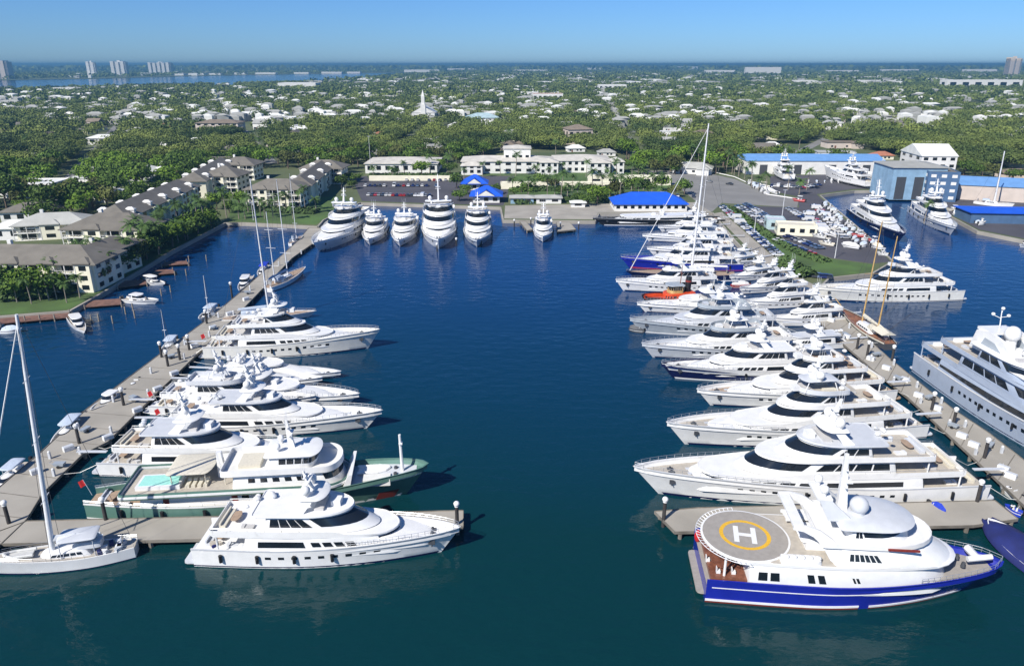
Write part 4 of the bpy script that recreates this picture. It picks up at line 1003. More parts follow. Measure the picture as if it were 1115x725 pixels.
    hl.rail(0, .6, .5, 16).build('rail', 'steel', e); flag(e, .4, 3.0, 'red', 3)
greenyacht()
yacht('white yacht with grey domed hardtop and tan decks, behind the green yacht', (112, 520), (352, 485), 4.2, 2.8, 2, B=8.6, det=1, seed=42, Lfix=40, deckm='decktan', roofm='palegrey', domes=1, dh=2.7)
yacht('white sport yacht with long pointed bow and grey hardtop in the left row', (168, 477), (417, 446), 4.2, 2.4, 2, B=8.2, seed=43, Lfix=45, deckm='white', roofm='palegrey', fwd=1.02, domes=2, flagm='red')
yacht('white flybridge yacht behind the long pointed white one in left row', (165, 455), (345, 430), 3.4, 2.2, 2, seed=44, Lfix=35, deckm='white', roofm='palegrey', flagm='red')
yacht('white sportfishing yacht carrying a bright blue covered tender on its bow', (190, 438), (392, 428), 3.0, 2.0, 1, seed=45, Lfix=38, deckm='white', fwd=.9)
yacht('low white open cruiser with grey cockpit in the middle of left row', (205, 428), (352, 410), 2.6, 1.7, 1, seed=46, Lfix=30, deckm='padgrey', fwd=.85, masth=2, det=0)
yacht('slim grey launch yacht in the shadow beside the tallest left yacht', (208, 414), (372, 404), 1.9, 1.4, 1, hull='palegrey', seed=47, Lfix=32, deckm='padgrey', fwd=.8, masth=1.5, arch=False, det=0)
yacht('tall white yacht with a rounded white bridge roof, farthest big one in left row', (232, 392), (414, 358), 5.4, 3.4, 3, B=9, seed=48, Lfix=44, deckm='padgrey', flagm='red', hull='ivory', fwd=1.02, det=2)
sailing('white sloop with the tallest mast of the left row, behind the tall white yacht', (243, 352), (345, 338), 2.0, 1.5, 39, .49, mr=.3, stay=False)
sailing('white ketch with two masts lying along the far part of left dock', (291, 318), (333, 290), 2.2, 1.6, 33, .52, second=(.2, 24), stay=False, furl=False, mr=.2)
sailing('sailing yacht with slim mast outside the far left dock', (316, 268), (330, 256), 1.8, 1.3, 27, .5, stay=False, boom=True, hull='white')
BS = sailing('large white sailing yacht with a very tall mast in the bottom left corner', (150, 602), (-30, 610), 2.8, 1.9, 37, .52, mr=.42, rakem=-.075, spread=3, cover='palegrey', deckm='decktan', stay=True, furl=True)
e_, h_, L_, B_ = BS
mb = MB(); mb.loft([outl(L_ * .22, L_ * .47, B_ * .38, .6, 4.55), outl(L_ * .22, L_ * .47, B_ * .4, .6, 4.7), outl(L_ * .23, L_ * .46, B_ * .34, .6, 4.85)])
for x in (.24, .45):
    for sd in (1, -1): mb.tube((L_ * x, sd * B_ * .33, 1.7), (L_ * x, sd * B_ * .33, 4.6), .07, .07, 5)
mb.build('awning', 'palegrey', e_)
for i in range(9): mb = MB(); x = L_ * random.Random(i).uniform(.04, .2); y = B_ * random.Random(i + 50).uniform(-.25, .25); mb.box(x, x + .9, y, y + .6, 1.75, 2.35, i); mb.build('cushion', ['white', 'palegrey', 'canvas_navy'][i % 3], e_)
tender_part(e_, L_ * .72, 0, 2.3, 4.0, 0, 'rubber')
# small boats outside the left dock and along the canal
motorboat('white sport cruiser with glass cabin tied outside the left dock', (136, 430), (98, 446), 1.6, top='bridge')
motorboat('white open boat with pale blue canopy and twin engines at the left dock', (92, 455), (54, 486), 1.3, top='tee', topm='canvas_pale', engines=2)
motorboat('small dark inflatable between the two white boats at left dock', (152, 417), (140, 424), .9, hull='darkgrey', top='none')
motorboat('white and blue canopy boat at the left edge beside the dock', (33, 505), (-12, 535), 1.3, top='tee', topm='canvas_pale')
motorboat('white centre console boat with slim mast outside left dock, middle stretch', (193, 371), (176, 385), 1.2, top='tee', topm='canvas_pale')
motorboat('white boat with blue canopy outside left dock nearest the ketch', (272, 302), (260, 316), 1.5, top='bridge')
motorboat('white boat with pale canopy under the short bare mast by left dock', (238, 336), (216, 347), 1.4, top='tee', topm='canvas_pale')
motorboat('small blue topped boat outside the ketch on the left dock', (292, 290), (281, 300), 1.2, top='tee', topm='canvas_blue')
motorboat('white cuddy boat drifting off the canal seawall near the lawn corner', (78, 345), (92, 361), 1.5, top='bridge')
motorboat('white cabin cruiser alongside the brown finger dock on the canal', (134, 327), (173, 326), 1.8, top='bridge', engines=2)
motorboat('white open boat tied behind the canal cabin cruiser', (155, 306), (180, 308), 1.4, top='tee')
motorboat('grey boat at the far left under the tall mast by seawall', (2, 362), (24, 357), 1.3, top='cover', topm='canvas_pale')
sailing('little sailboat with short bare mast outside the left dock', (234, 348), (222, 350), 1.2, .9, 13, .5, boom=False, stay=False, house=False, spread=1, mr=.12)
sailing('little blue sailboat with thin mast at middle of left dock', (188, 380), (177, 386), 1.2, .9, 11, .5, boom=False, stay=False, house=False, spread=1, mr=.08, hull='canvas_pale')

# ------------------------------------------------------------- far row, bows to the camera
yacht('huge white yacht with stepped decks lying diagonal at the end of left dock', (398, 242), (341, 264), 5.0, 3.2, 3, seed=50, Lfix=62, B=15, deckm='white', dh=2.9, masth=6)
yacht('white yacht with open aft sun deck, leftmost of the four bow on', (423, 232), (401, 260), 3.4, 2.4, 2, seed=51, Lfix=36, deckm='white', B=10)
yacht('white yacht with flared bow, second of the four bow on', (452, 232), (434, 261), 3.8, 2.6, 2, seed=52, Lfix=44, deckm='white', B=11)
yacht('widest and tallest white yacht with crossed mast, third of four bow on', (480, 228), (477, 260), 5.2, 3.6, 3, seed=53, Lfix=56, B=15.5, deckm='white', masth=11, dh=3.0)
yacht('white yacht with grey hull and blue trim, rightmost of the four bow on', (522, 236), (519, 261), 4.0, 2.6, 3, hull='silver', seed=54, Lfix=46, B=12.5, deckm='padgrey', masth=6)
yacht('lone white motor yacht with dark green boot bow on at the far quay', (592, 240), (591, 257), 3.2, 2.0, 2, seed=55, Lfix=30, B=8.6, deckm='white', hull='white', masth=5)

# ------------------------------------------------------------- right basin
a_, b_ = G(988, 404), G(1115, 492); d_ = (b_ - a_).normalized(); n_ = Vector((-d_.y, d_.x, 0)) * 6.6; a_ = a_ + n_; b_ = a_ + d_ * 66; b_.z = 6.4
def PXV(v): return PX(v.x, v.y, v.z)
NEAR = (PXV(a_), PXV(b_))
yacht('cream white yacht with twin domes lying alone across the right basin', (1046, 328), (884, 311), 4.8, 3.4, 3, hull='ivory', sup='white', B=9, seed=60, Lfix=48, deckm='decktan', det=2, fwd=.98, domes=2, masth=4.5, tint='glass', gang=False)
yacht('massive blue grey yacht with sweeping dark window bands at the right edge', NEAR[0], NEAR[1], 6.4, 5.0, 3, hull='steelblue', sup='steelblue', B=13, seed=61, deckm='decktan', fwd=1.1, masth=4, dh=3.0, det=2, roofm='white', domes=1, tint='glass', aftcut=-.05, bigband=True, arch=False, gang=False)
GY = [o for o in COL.objects if o.get('label', '').startswith('massive blue grey')][0]
def fin(e, L):
    z = 12.2
    for sd in (1, -1):
        mb = MB(); y = sd * 3.2
        out = [(.22, 0), (.24, 4.2), (.30, 5.0), (.36, 4.4), (.46, .2)]
        A = [(L * a, y - .3, z + b) for a, b in out]; B_ = [(L * a + (0 if b else 0), y + .3, z + b) for a, b in out]; mb.loft([A, B_]); f = mb.build('mast_fin', 'white', e)
        mb = MB(); P = [(.265, 1.0), (.285, 3.4), (.33, 3.2), (.39, .9)]
        for q in (.33, -.33): mb.loft([[(L * a, y + q - .03, z + b) for a, b in P], [(L * a, y + q + .03, z + b) for a, b in P]])
        mb.build('fin_opening', 'slate', f)
    mb = MB(); mb.box(L * .235, L * .30, -3.2, 3.2, z + 4.3, z + 4.9); mb.build('arch_beam', 'white', e)
    mb = MB(); mb.sphere((L * .33, 0, z + 5.2), 1.6, 1.6, 1.7, 14, 9); mb.tube((L * .33, 0, z), (L * .33, 0, z + 4.4), 1.2, 1.0, 10); mb.build('radar_dome', 'white', e, 60)
    mb = MB(); mb.loft([outl(L * .38, L * .62, 4.6, 4, z - .3), outl(L * .375, L * .625, 4.8, 4, z), outl(L * .39, L * .60, 4.2, 4, z + .35)]); mb.build('hardtop', 'white', e)
    for k in range(3):
        mb = MB(); mb.box(L * .62, L * .62 + 2.4, -2.9 + k * 2.1, -1.2 + k * 2.1, 9.6, 10.2); mb.build('sunpad', 'canvas_pale', e)
    mb = MB(); mb.tube((L * .27, 0, z + 4.8), (L * .26, 0, z + 9.5), .15, .08, 6)
    for dx, dz in ((-1.2, 3), (1.0, 3.3), (0, 4.6)): mb.sphere((L * .265 + dx, dx * .8, z + 4.8 + dz), .4, .4, .35, 8, 5); mb.tube((L * .265, 0, z + 4.8 + dz * .8), (L * .265 + dx, dx * .8, z + 4.8 + dz - .2), .06, .06, 4)
    mb.build('antenna_mast', 'white', e)
fin(GY, 66)
yacht('white yacht with pale blue sun awnings, left of the two in the yard slip', (905, 216), (986, 254), 4.8, 3.0, 3, hull='navy', seed=62, B=11, Lfix=66, deckm='white', masth=7, dh=2.8)
yacht('white yacht with grey flank lying right of the two in the yard slip', (975, 216), (1041, 247), 4.6, 3.2, 3, hull='silver', seed=63, B=10.5, Lfix=58, deckm='white', masth=6, dh=2.8)
motorboat('small white boat at the far right edge below the blue shed', (1122, 268), (1110, 266), 1.4, top='bridge')
# wooden schooner
def schooner():
    Y, hl, L, B = sailing('old wooden schooner with two amber masts moored bow to the right dock', (968, 381), (916, 335), 2.6, 1.9, 29, .55, hull='darkgrey', spar='spar', second=(.25, 27), cover='canvas_tan', deckm='wood', rakem=-.05, stay=True, furl=False, spread=1, mr=.24, B=6, name='schooner')
    mb = MB(); hl.stripe(mb, 0, .99, .85, 1.02, .08); mb.build('rub_rail', 'canvas_tan', Y)
    mb = MB(); mb.tube((L * .95, 0, 2.6), (L * 1.16, 0, 4.2), .2, .1, 7); mb.build('bowsprit', 'spar', Y)
    mb = MB(); mb.loft([[(x, -2.0, 3.6), (x, 0, 4.4), (x, 2.0, 3.6)] for x in (L * .04, L * .24)]); mb.build('awning', 'canvas_tan', Y)
schooner()
# ------------------------------------------------------------- pilings with white caps
def mk_piling(h=4.6, r=.32, m='piling', cap=True, dark=True):
    e = empty('mooring_piling', None, 'piling')
    mb = MB(); mb.tube((0, 0, -1.5), (0, 0, h), r, r * .92, 9); mb.build('post', m, e, 50)
    if cap:
        mb = MB(); mb.tube((0, 0, h), (0, 0, h + .15), r * 1.15, r * 1.15, 9); mb.sphere((0, 0, h + .5), .5, .5, .45, 10, 6); mb.build('cap', 'white', e, 60)
    index_kids(e); return e
pp = mk_piling()
def place_series(proto, pts, label, group, cat=None, z=0.0, rz=None, sc=None):
    global USED
    for i, p in enumerate(pts):
        o = proto if proto.name not in USED else copy_tree(proto)
        USED.add(proto.name)
        o.location = G(p[0], p[1], z); o['label'] = label(i, len(pts)) if callable(label) else label; o['group'] = group
        if rz is not None: o.rotation_euler = (0, 0, rz(i) if callable(rz) else rz)
        if sc: q = sc(i); o.scale = (q, q, q)
USED = set()
L1 = [(12, 577), (88, 489), (136, 447), (184, 404), (197, 397), (207, 386), (177, 394), (226, 357), (253, 325), (117, 573), (498, 578)]
desc = ['at the foot of the left dock by the bottom sailing yacht', 'beside the pale canopy boat on left dock', 'on the right edge of left dock below the sport cruiser', 'tall, on right edge of left dock at mid length',
        'short, just beyond the tall one on left dock', 'on left dock near the tall white yacht stern', 'on the outer edge of left dock at mid length', 'on the outer edge of left dock by the short mast boat',
        'on outer edge of left dock before the ketch', 'on the left cross dock at the sailing yacht stern', 'at the tip of left cross dock beyond the yacht bow']
for p, dsc in zip(L1, desc): place_series(pp, [p], 'black white capped piling ' + dsc, 'black pilings with white caps')
R1 = [(722, 573), (1062, 553), (1013, 452), (1070, 505), (1036, 470), (970, 398), (943, 393), (932, 385)]
desc = ['at the left tip of the right cross dock', 'at right end of right cross dock', 'on the right dock beside the blue grey yacht stern', 'near the long white yacht stern on right dock', 'in the lower middle of the right dock', 'on right dock by the schooner stern',
        'on the inner edge of right dock near the schooner', 'on inner edge of right dock above the schooner']
for p, dsc in zip(R1, desc): place_series(pp, [p], 'black white capped piling ' + dsc, 'black pilings with white caps')
pq = mk_piling(2.3, .22, 'pilingpale', False)
F2 = [(28, 352), (44, 351), (60, 350), (123, 352), (137, 342), (145, 338), (108, 350), (160, 331), (176, 322), (186, 318), (203, 300), (206, 285), (225, 284), (100, 351), (147, 346)]
place_series(pq, F2, lambda i, n: 'pale wooden piling by the canal seawall, ' + rank(i, n) + ' of them', 'pale pilings along the canal')
FR = [(476, 274), (497, 268), (524, 268), (560, 247), (578, 245), (610, 250), (630, 250)]
place_series(mk_piling(2.6, .3, 'piling', True), FR, lambda i, n: 'white capped piling off the far quay, ' + rank(i, n), 'pilings off the far quay')
# finger docks of planks
def fdock(poly, label):
    D = empty('finger_dock', label, 'dock'); P = W(poly, 1.0); a = sum(P[i - 1][0] * P[i][1] - P[i][0] * P[i - 1][1] for i in range(len(P)))
    if a < 0: P = P[::-1]
    mb = MB(); mb.poly(P, .75, 1.0); mb.build('dock_deck', 'planks', D, 0); mb = MB()
    for p in P: mb.tube((p[0], p[1], -1), (p[0], p[1], 1.6), .18, .18, 6)
    mb.build_each('support_pile', 'pilingpale', D)
fdock([(92, 334), (132, 331), (131, 325), (100, 327)], 'reddish brown plank dock nearest the lawn corner on the canal')
fdock([(128, 313), (160, 309), (158, 304), (134, 306)], 'reddish brown plank dock behind the canal cabin cruiser')
fdock([(165, 299), (190, 297), (188, 293), (170, 294)], 'small brown plank dock at the palms, third along the canal')
fdock([(176, 289), (205, 287), (203, 284), (180, 285)], 'small brown plank dock farthest along the canal')
fdock([(0, 352), (75, 345), (75, 339), (0, 345)], 'low brown timber walkway along the canal seawall at the left edge')

# lamp posts, flagpole, people-high dock boxes
def lamp(px, py, label, h=9, arm=True):
    e = empty('lamp_post', label, 'lamp post', G(px, py, LZ)); mb = MB(); mb.tube((0, 0, 0), (0, 0, h), .16, .09, 7); mb.build('post', 'alu', e)
    mb = MB(); mb.box(-.9, .9, -.18, .18, h, h + .18); mb.build('lamp_head', 'palegrey', e)
lamp(404, 189, 'tall pale pole standing by the car park behind the apartments', 24)
lamp(821, 255, 'lamp post in the green strip beside the promenade', 9); lamp(909, 281, 'lamp post on the yard asphalt near the pale boats', 9)
lamp(851, 240, 'thick white mast post by the yard hut', 14); lamp(953, 215, 'lamp post between the two slip yachts and the lot', 9); lamp(276, 240, 'lamp post on canal lawn below the pale apartment block', 8)
bx = MB(); bx.box(-.9, .9, -.45, .45, 0, .8); 
e0 = empty('dock_box', None, 'dock box'); bx.build('box', 'white', e0); mb = MB(); mb.loft([[(-.95, -.5, .8), (.95, -.5, .8), (.95, .5, .8), (-.95, .5, .8)], [(-.85, -.35, 1.0), (.85, -.35, 1.0), (.85, .35, 1.0), (-.85, .35, 1.0)]]); mb.build('lid', 'palegrey', e0); index_kids(e0)
DB = [(40, 515), (75, 490), (118, 478), (150, 448), (172, 425), (190, 408), (212, 378), (232, 358), (250, 343), (268, 327)]
place_series(e0, DB, lambda i, n: 'white dock storage box on left dock, ' + rank(i, n) + ' going up it', 'dock boxes on left dock', z=LZ, rz=.9)
DR = [(890, 335), (905, 350), (922, 368), (948, 392), (965, 402), (985, 415), (1000, 432), (1020, 446), (1047, 476), (1060, 486), (1092, 512), (1100, 520)]
place_series(e0, DR, lambda i, n: 'white dock storage box on right dock, ' + rank(i, n) + ' going down it', 'dock boxes on right dock', z=LZ, rz=-.9)

e1 = empty('power_pedestal', None, 'power pedestal'); mb = MB(); mb.box(-.2, .2, -.2, .2, 0, 1.3); mb.build('post', 'palegrey', e1); mb = MB(); mb.sphere((0, 0, 1.4), .25, .25, .2, 8, 5); mb.build('lamp_cap', 'white', e1); index_kids(e1)
rr_ = random.Random(12)
def between(A, B, n, lo=.12, hi=.3):
    out = []
    for i in range(n):
        t = (i + .5) / n; a = np.interp(t, np.linspace(0, 1, len(A)), [p[0] for p in A]), np.interp(t, np.linspace(0, 1, len(A)), [p[1] for p in A]); b = np.interp(t, np.linspace(0, 1, len(B)), [p[0] for p in B]), np.interp(t, np.linspace(0, 1, len(B)), [p[1] for p in B])
        f = rr_.uniform(lo, hi) if i % 2 else 1 - rr_.uniform(lo, hi); out.append((a[0] + (b[0] - a[0]) * f, a[1] + (b[1] - a[1]) * f))
    return out
LA = [(20, 520), (95, 452), (175, 390), (262, 322), (322, 268)]; LB = [(60, 525), (119, 480), (209, 391), (257, 344), (340, 268)]
RA = [(869, 327), (905, 363), (950, 402), (990, 434), (1040, 480), (1080, 517)]; RB = [(895, 320), (940, 365), (968, 390), (1011, 425), (1041, 448), (1105, 497)]
place_series(e1, between(LA, LB, 17), lambda i, n: 'small grey power pedestal on left dock, number %d from its near end' % (i + 1), 'power pedestals on left dock', z=LZ)
place_series(e1, between(RA, RB, 15), lambda i, n: 'small grey power pedestal on right dock, number %d from the promenade' % (i + 1), 'power pedestals on right dock', z=LZ)
e2 = empty('dock_cart', None, 'cart'); mb = MB(); mb.loft([[(-.8, -.45, .4), (.8, -.45, .4), (.8, .45, .4), (-.8, .45, .4)], [(-1, -.55, .95), (1, -.55, .95), (1, .55, .95), (-1, .55, .95)]]); mb.build('tub', 'slate', e2)
for y in (-.6, .6): mb = MB(); mb.tube((0, y - .05, .3), (0, y + .05, .3), .3, .3, 9); mb.build('wheel', 'black', e2)
mb = MB(); mb.path([(-1, -.4, .9), (-1.5, -.4, 1.1), (-1.5, .4, 1.1), (-1, .4, .9)], .04, 4); mb.build('handle', 'steel', e2); index_kids(e2)
place_series(e2, between(LA, LB, 7, .3, .45), lambda i, n: 'slate dock cart on left dock, ' + rank(i, n) + ' of its carts', 'carts on left dock', z=LZ, rz=lambda i: i * 1.3)
place_series(e2, between(RA, RB, 7, .3, .45), lambda i, n: 'slate dock cart on right dock, ' + rank(i, n) + ' of its carts', 'carts on right dock', z=LZ, rz=lambda i: i * 1.7)
# ------------------------------------------------------------- buildings
def hip(mb, x0, x1, y0, y1, z, h, over=.8):
    x0 -= over; x1 += over; y0 -= over; y1 += over; w_ = min(x1 - x0, y1 - y0) / 2
    a = ((x0 + w_, (y0 + y1) / 2, z + h), (x1 - w_, (y0 + y1) / 2, z + h)) if x1 - x0 >= y1 - y0 else (((x0 + x1) / 2, y0 + w_, z + h), ((x0 + x1) / 2, y1 - w_, z + h))
    v = [(x0, y0, z), (x1, y0, z), (x1, y1, z), (x0, y1, z), a[0], a[1], (x0, y0, z - .35), (x1, y0, z - .35), (x1, y1, z - .35), (x0, y1, z - .35)]
    if x1 - x0 >= y1 - y0: f = [(0, 1, 5, 4), (2, 3, 4, 5), (1, 2, 5), (3, 0, 4)]
    else: f = [(0, 1, 4), (1, 2, 5, 4), (2, 3, 5), (3, 0, 4, 5)]
    mb.add(v, f + [(0, 6, 7, 1), (1, 7, 8, 2), (2, 8, 9, 3), (3, 9, 6, 0), (9, 8, 7, 6)])
def gable(mb, x0, x1, y0, y1, z, h, over=.5):
    x0 -= over; x1 += over; y0 -= over; y1 += over; m_ = (y0 + y1) / 2
    mb.add([(x0, y0, z), (x1, y0, z), (x1, y1, z), (x0, y1, z), (x0, m_, z + h), (x1, m_, z + h), (x0, y0, z - .3), (x1, y0, z - .3), (x1, y1, z - .3), (x0, y1, z - .3)],
           [(0, 1, 5, 4), (2, 3, 4, 5), (1, 2, 5), (3, 0, 4), (0, 6, 7, 1), (1, 7, 8, 2), (2, 8, 9, 3), (3, 9, 6, 0), (9, 8, 7, 6)])
def win(parent, x, y, z, w_, h_, face, m='glass', name='window', frame=True):
    """one window with its frame on a wall; face: 'f' front(-y) 'b' back 'r' right(+x) 'l' left"""
    mb = MB(); s = 1 if face in 'br' else -1; d = .06
    if face in 'fb': mb.box(x - w_ / 2, x + w_ / 2, y - d, y + d, z, z + h_)
    else: mb.box(x - d, x + d, y - w_ / 2, y + w_ / 2, z, z + h_)
    o = mb.build(name, m, parent, 0)
    return o
def condo(px, py, wd, dp, rz, label, storeys=3, bays=4, roof='roofgrey', wall='stucco', side=True, dorm=0, group=None, hs=3.1):
    """apartment block: origin at the front left corner, front along +x"""
    e = empty('apartment_building', label, 'apartment block', G(px, py, LZ), rz, group)
    h = storeys * hs; mb = MB(); mb.box(0, wd, 0, dp, -.3, h); 
    bw = wd / bays; tow = [i for i in range(bays) if i % 2 == 1]
    for i in tow: mb.box(i * bw + .1 * bw, (i + 1) * bw - .1 * bw, -1.5, .2, -.3, h + .3)
    wall_o = mb.build('wall', wall, e, 0)
    mb = MB(); hip(mb, 0, wd, 0, dp, h + .05, min(wd, dp) * .26, 1.8)
    for i in tow: hip(mb, i * bw + .1 * bw, (i + 1) * bw - .1 * bw, -1.5, 3, h + .38, 1.6, .5)
    r = mb.build('roof', roof, e, 0)
    for i in range(bays):
        for k in range(storeys):
            z = k * hs
            if i in tow: win(wall_o, (i + .5) * bw, -1.52, z + 1.0, bw * .4, 1.5, 'f')
            else:
                win(wall_o, (i + .5) * bw, -.02, z + .3, bw * .62, 2.3, 'f', name='balcony_door')
                mb = MB(); mb.box(i * bw - .1 * bw, (i + 1) * bw + .1 * bw, -1.6, -.02, z - .15, z + .05); b = mb.build('balcony', 'stucco_white', e, 0)
                mb = MB(); mb.box(i * bw - .1 * bw, (i + 1) * bw + .1 * bw, -1.6, -1.52, z + .95, z + 1.05)
                for q in range(9): xx = i * bw - .08 * bw + q * bw * 1.16 / 8; mb.box(xx - .05, xx + .05, -1.59, -1.53, z + .05, z + .95)
                for xx in (i * bw - .08 * bw, (i + .5) * bw, (i + 1) * bw + .08 * bw): mb.box(xx - .12, xx + .12, -1.6, -1.35, z + .05, z + hs - .16)
                mb.build('balcony_railing', 'stucco_white', b, 0)
    n = max(2, int(dp / 5))
    for i in range(n):
        for k in range(storeys):
            win(wall_o, wd + .02, (i + .5) * dp / n, k * hs + 1.0, dp / n * .45, 1.5, 'r')
    for i in range(dorm):
        y = dp * .3; x = wd * (i + .7) / (dorm + .4); mb = MB(); mb.box(x - .8, x + .8, 1.0, 4.5, h + .8, h + 2.4); gable(mb, x - .8, x + .8, 1.0, 4.5, h + 2.4, .01, .2); hip(mb, x - .8, x + .8, .9, 4.5, h + 2.4, .9, .25)
        mb.build('dormer', 'stucco_white', r, 0)
    mb = MB(); mb.box(wd * .3, wd * .3 + 1.2, dp * .5, dp * .5 + 1.2, h + 1, h + min(wd, dp) * .26 + 1.3); mb.build('chimney', 'stucco_white', r, 0)
    return e
# the canal apartments, front (camera side) lit, long wings running away along the canal
condo(-45, 316, 46, 16, -.03, 'cream three storey apartment block with white balconies, nearest on the canal', bays=8)
condo(62, 314, 11, 30, -.12, 'shaded wing with dormers attached right of the nearest canal apartment block', bays=1, wall='stucco', dorm=0)
condo(76, 275, 30, 18, -.05, 'cream apartment block with hipped roof, second along the canal', bays=4)
def longwing(px0, py0, px1, py1, wd, label, storeys=3, dorm=5):
    a = G(px0, py0, LZ); b = G(px1, py1, LZ); d = b - a; L = math.hypot(d.x, d.y); rz = math.atan2(d.y, d.x)
    e = empty('apartment_building', label, 'apartment block', a, rz); h = storeys * 3.1
    mb = MB(); mb.box(0, L, 0, wd, -.3, h)
    for i in range(dorm): x = L * (i + .5) / dorm; mb.box(x - 2.6, x + 2.6, -1.6, .2, -.3, h + .2)
    wo = mb.build('wall', 'stucco', e, 0)
    mb = MB(); hip(mb, 0, L, 0, wd, h + .05, wd * .3, 1.2); r = mb.build('roof', 'roofgrey', e, 0)
    for i in range(dorm):
        x = L * (i + .5) / dorm
        for k in range(storeys): win(wo, x, -1.62, k * 3.1 + .9, 2.6, 1.6, 'f'); win(wo, x + L / dorm / 2, -.02, k * 3.1 + .4, 3.2, 2.2, 'f', name='balcony_door')
        for sd, yy in ((0, 2.0), (1, wd - 2)):
            mb = MB(); mb.box(x - 1, x + 1, yy - 1.8, yy + 1.8, h + .3, h + 2.3); hip(mb, x - 1, x + 1, yy - 1.8, yy + 1.8, h + 2.3, .9, .25); mb.build('dormer', 'stucco_white', r, 0)
    return e
longwing(143, 262, 219, 222, 15, 'long shaded apartment wing with white dormers running along the canal palms', 3, 5)
condo(222, 210, 20, 18, -.05, 'apartment block with a pale corner tower, third along the canal', bays=3)
longwing(226, 216, 258, 193, 14, 'dark shaded apartment wing between the canal palms and the canal head', 3, 4)
condo(271, 226, 27, 16, -.02, 'pale two storey apartment block with balconies facing the canal head', bays=5, storeys=3, dorm=0)
longwing(340, 221, 366, 196, 13, 'dark shaded apartment wing right of the block facing the canal head', 3, 3)
condo(240, 196, 22, 16, -.05, 'apartment block behind the canal head, left one with grey hip roof', bays=3)
condo(330, 200, 24, 16, -.05, 'apartment block behind the canal head beside the car park', bays=3)
condo(20, 262, 26, 14, .25, 'low building with pale flat roof behind the nearest canal apartments', storeys=2, bays=3, roof='roofpale')

def hall(label, px, py, wd, dp, h, rz=0.0, roof='roofpale', wall='stucco_white', kind='hip', rh=None, nw=0, rows=1, name='building', cat='building', group=None, par=.6, z=LZ, wm='glass', doors=0):
    e = empty(name, label, cat, G(px, py, z), rz, group)
    mb = MB(); mb.box(0, wd, 0, dp, -.3, h)
    if kind == 'gable':
        rh_ = rh or dp * .18; m_ = dp / 2
        for x in (0.0, wd): mb.add([(x, 0, h), (x, dp, h), (x, m_, h + rh_ * .9), (x + (.1 if x == 0 else -.1), 0, h), (x + (.1 if x == 0 else -.1), dp, h), (x + (.1 if x == 0 else -.1), m_, h + rh_ * .9)], [(0, 1, 2), (3, 4, 5)])
    wo = mb.build('wall', wall, e, 0)
    mb = MB()
    if kind == 'hip': hip(mb, 0, wd, 0, dp, h + .03, rh or min(wd, dp) * .2)
    elif kind == 'gable': gable(mb, 0, wd, 0, dp, h + .03, rh or dp * .18)
    else:
        mb.box(.3, wd - .3, .3, dp - .3, h + .01, h + .12)
    r = mb.build('roof', roof, e, 0)
    if kind == 'flat':
        mb = MB()
        for b in ((0, wd, 0, .3), (0, wd, dp - .3, dp), (0, .3, .3, dp - .3), (wd - .3, wd, .3, dp - .3)): mb.box(*b, h, h + par)
        mb.build('parapet', wall, e, 0)
    if nw:
        for k in range(rows):
            for i in range(nw): win(wo, wd * (i + .5) / nw, -.02, h / rows * k + h / rows * .35, wd / nw * .5, h / rows * .42, 'f', wm)
            m2 = max(1, int(nw * dp / wd * .6))
            for i in range(m2):
                win(wo, wd + .02, dp * (i + .5) / m2, h / rows * k + h / rows * .35, dp / m2 * .4, h / rows * .42, 'r', wm); win(wo, -.02, dp * (i + .5) / m2, h / rows * k + h / rows * .35, dp / m2 * .4, h / rows * .42, 'l', wm)
    for i in range(doors): win(wo, wd * (i + .5) / doors, -.04, 0, min(5, wd / doors * .6), h * .7, 'f', 'darkgrey', 'door')
    return e
# the white club beyond the quay
hall('low white hall with hipped pale roof left of the big white mansion', 398, 189, 48, 34, 6.5, 0, nw=8, rh=2.5, roof='roofcream')
M = hall('large white mansion with many hipped roofs behind the far quay', 503, 189, 62, 26, 8, 0, nw=9, rows=2, rh=2.4, roof='roofcream', wall='stucco_white', name='mansion')
for (x0, x1, y0, y1, h, rh) in [(62, 100, 4, 34, 8, 2.4), (52, 64, -6, 6, 8, 2), (28, 46, 8, 24, 15.5, 1.6), (84, 98, -8, 6, 8, 2), (100, 108, -2, 12, 8, 2), (0, 14, -7, 2, 6, 2)]:
    mb = MB(); mb.box(x0, x1, y0, y1, -.3, h); wo = mb.build('wing', 'stucco_white', M, 0); mb = MB(); hip(mb, x0, x1, y0, y1, h + .03, rh, .6); mb.build('roof', 'roofcream', M, 0)
    n = max(2, int((x1 - x0) / 4))
    for k in (0, 1):
        for i in range(n): win(wo, x0 + (x1 - x0) * (i + .5) / n, y0 - .02, h / 2 * k + 1.3, (x1 - x0) / n * .5, 2, 'f')
hall('long low white wall building between the mansion and quay gardens', 545, 206, 72, 5, 3.2, 0, kind='flat', roof='roofpale', nw=0, wall='stucco')
hall('long white garden wall building left of the curving road', 640, 202, 50, 5, 5.0, 0, kind='flat', roof='roofpale', nw=5, wall='stucco')
hall('low pale garden wall in front of the white hall', 402, 197, 58, 2, 2.4, 0, kind='flat', roof='roofpale', wall='stucco')
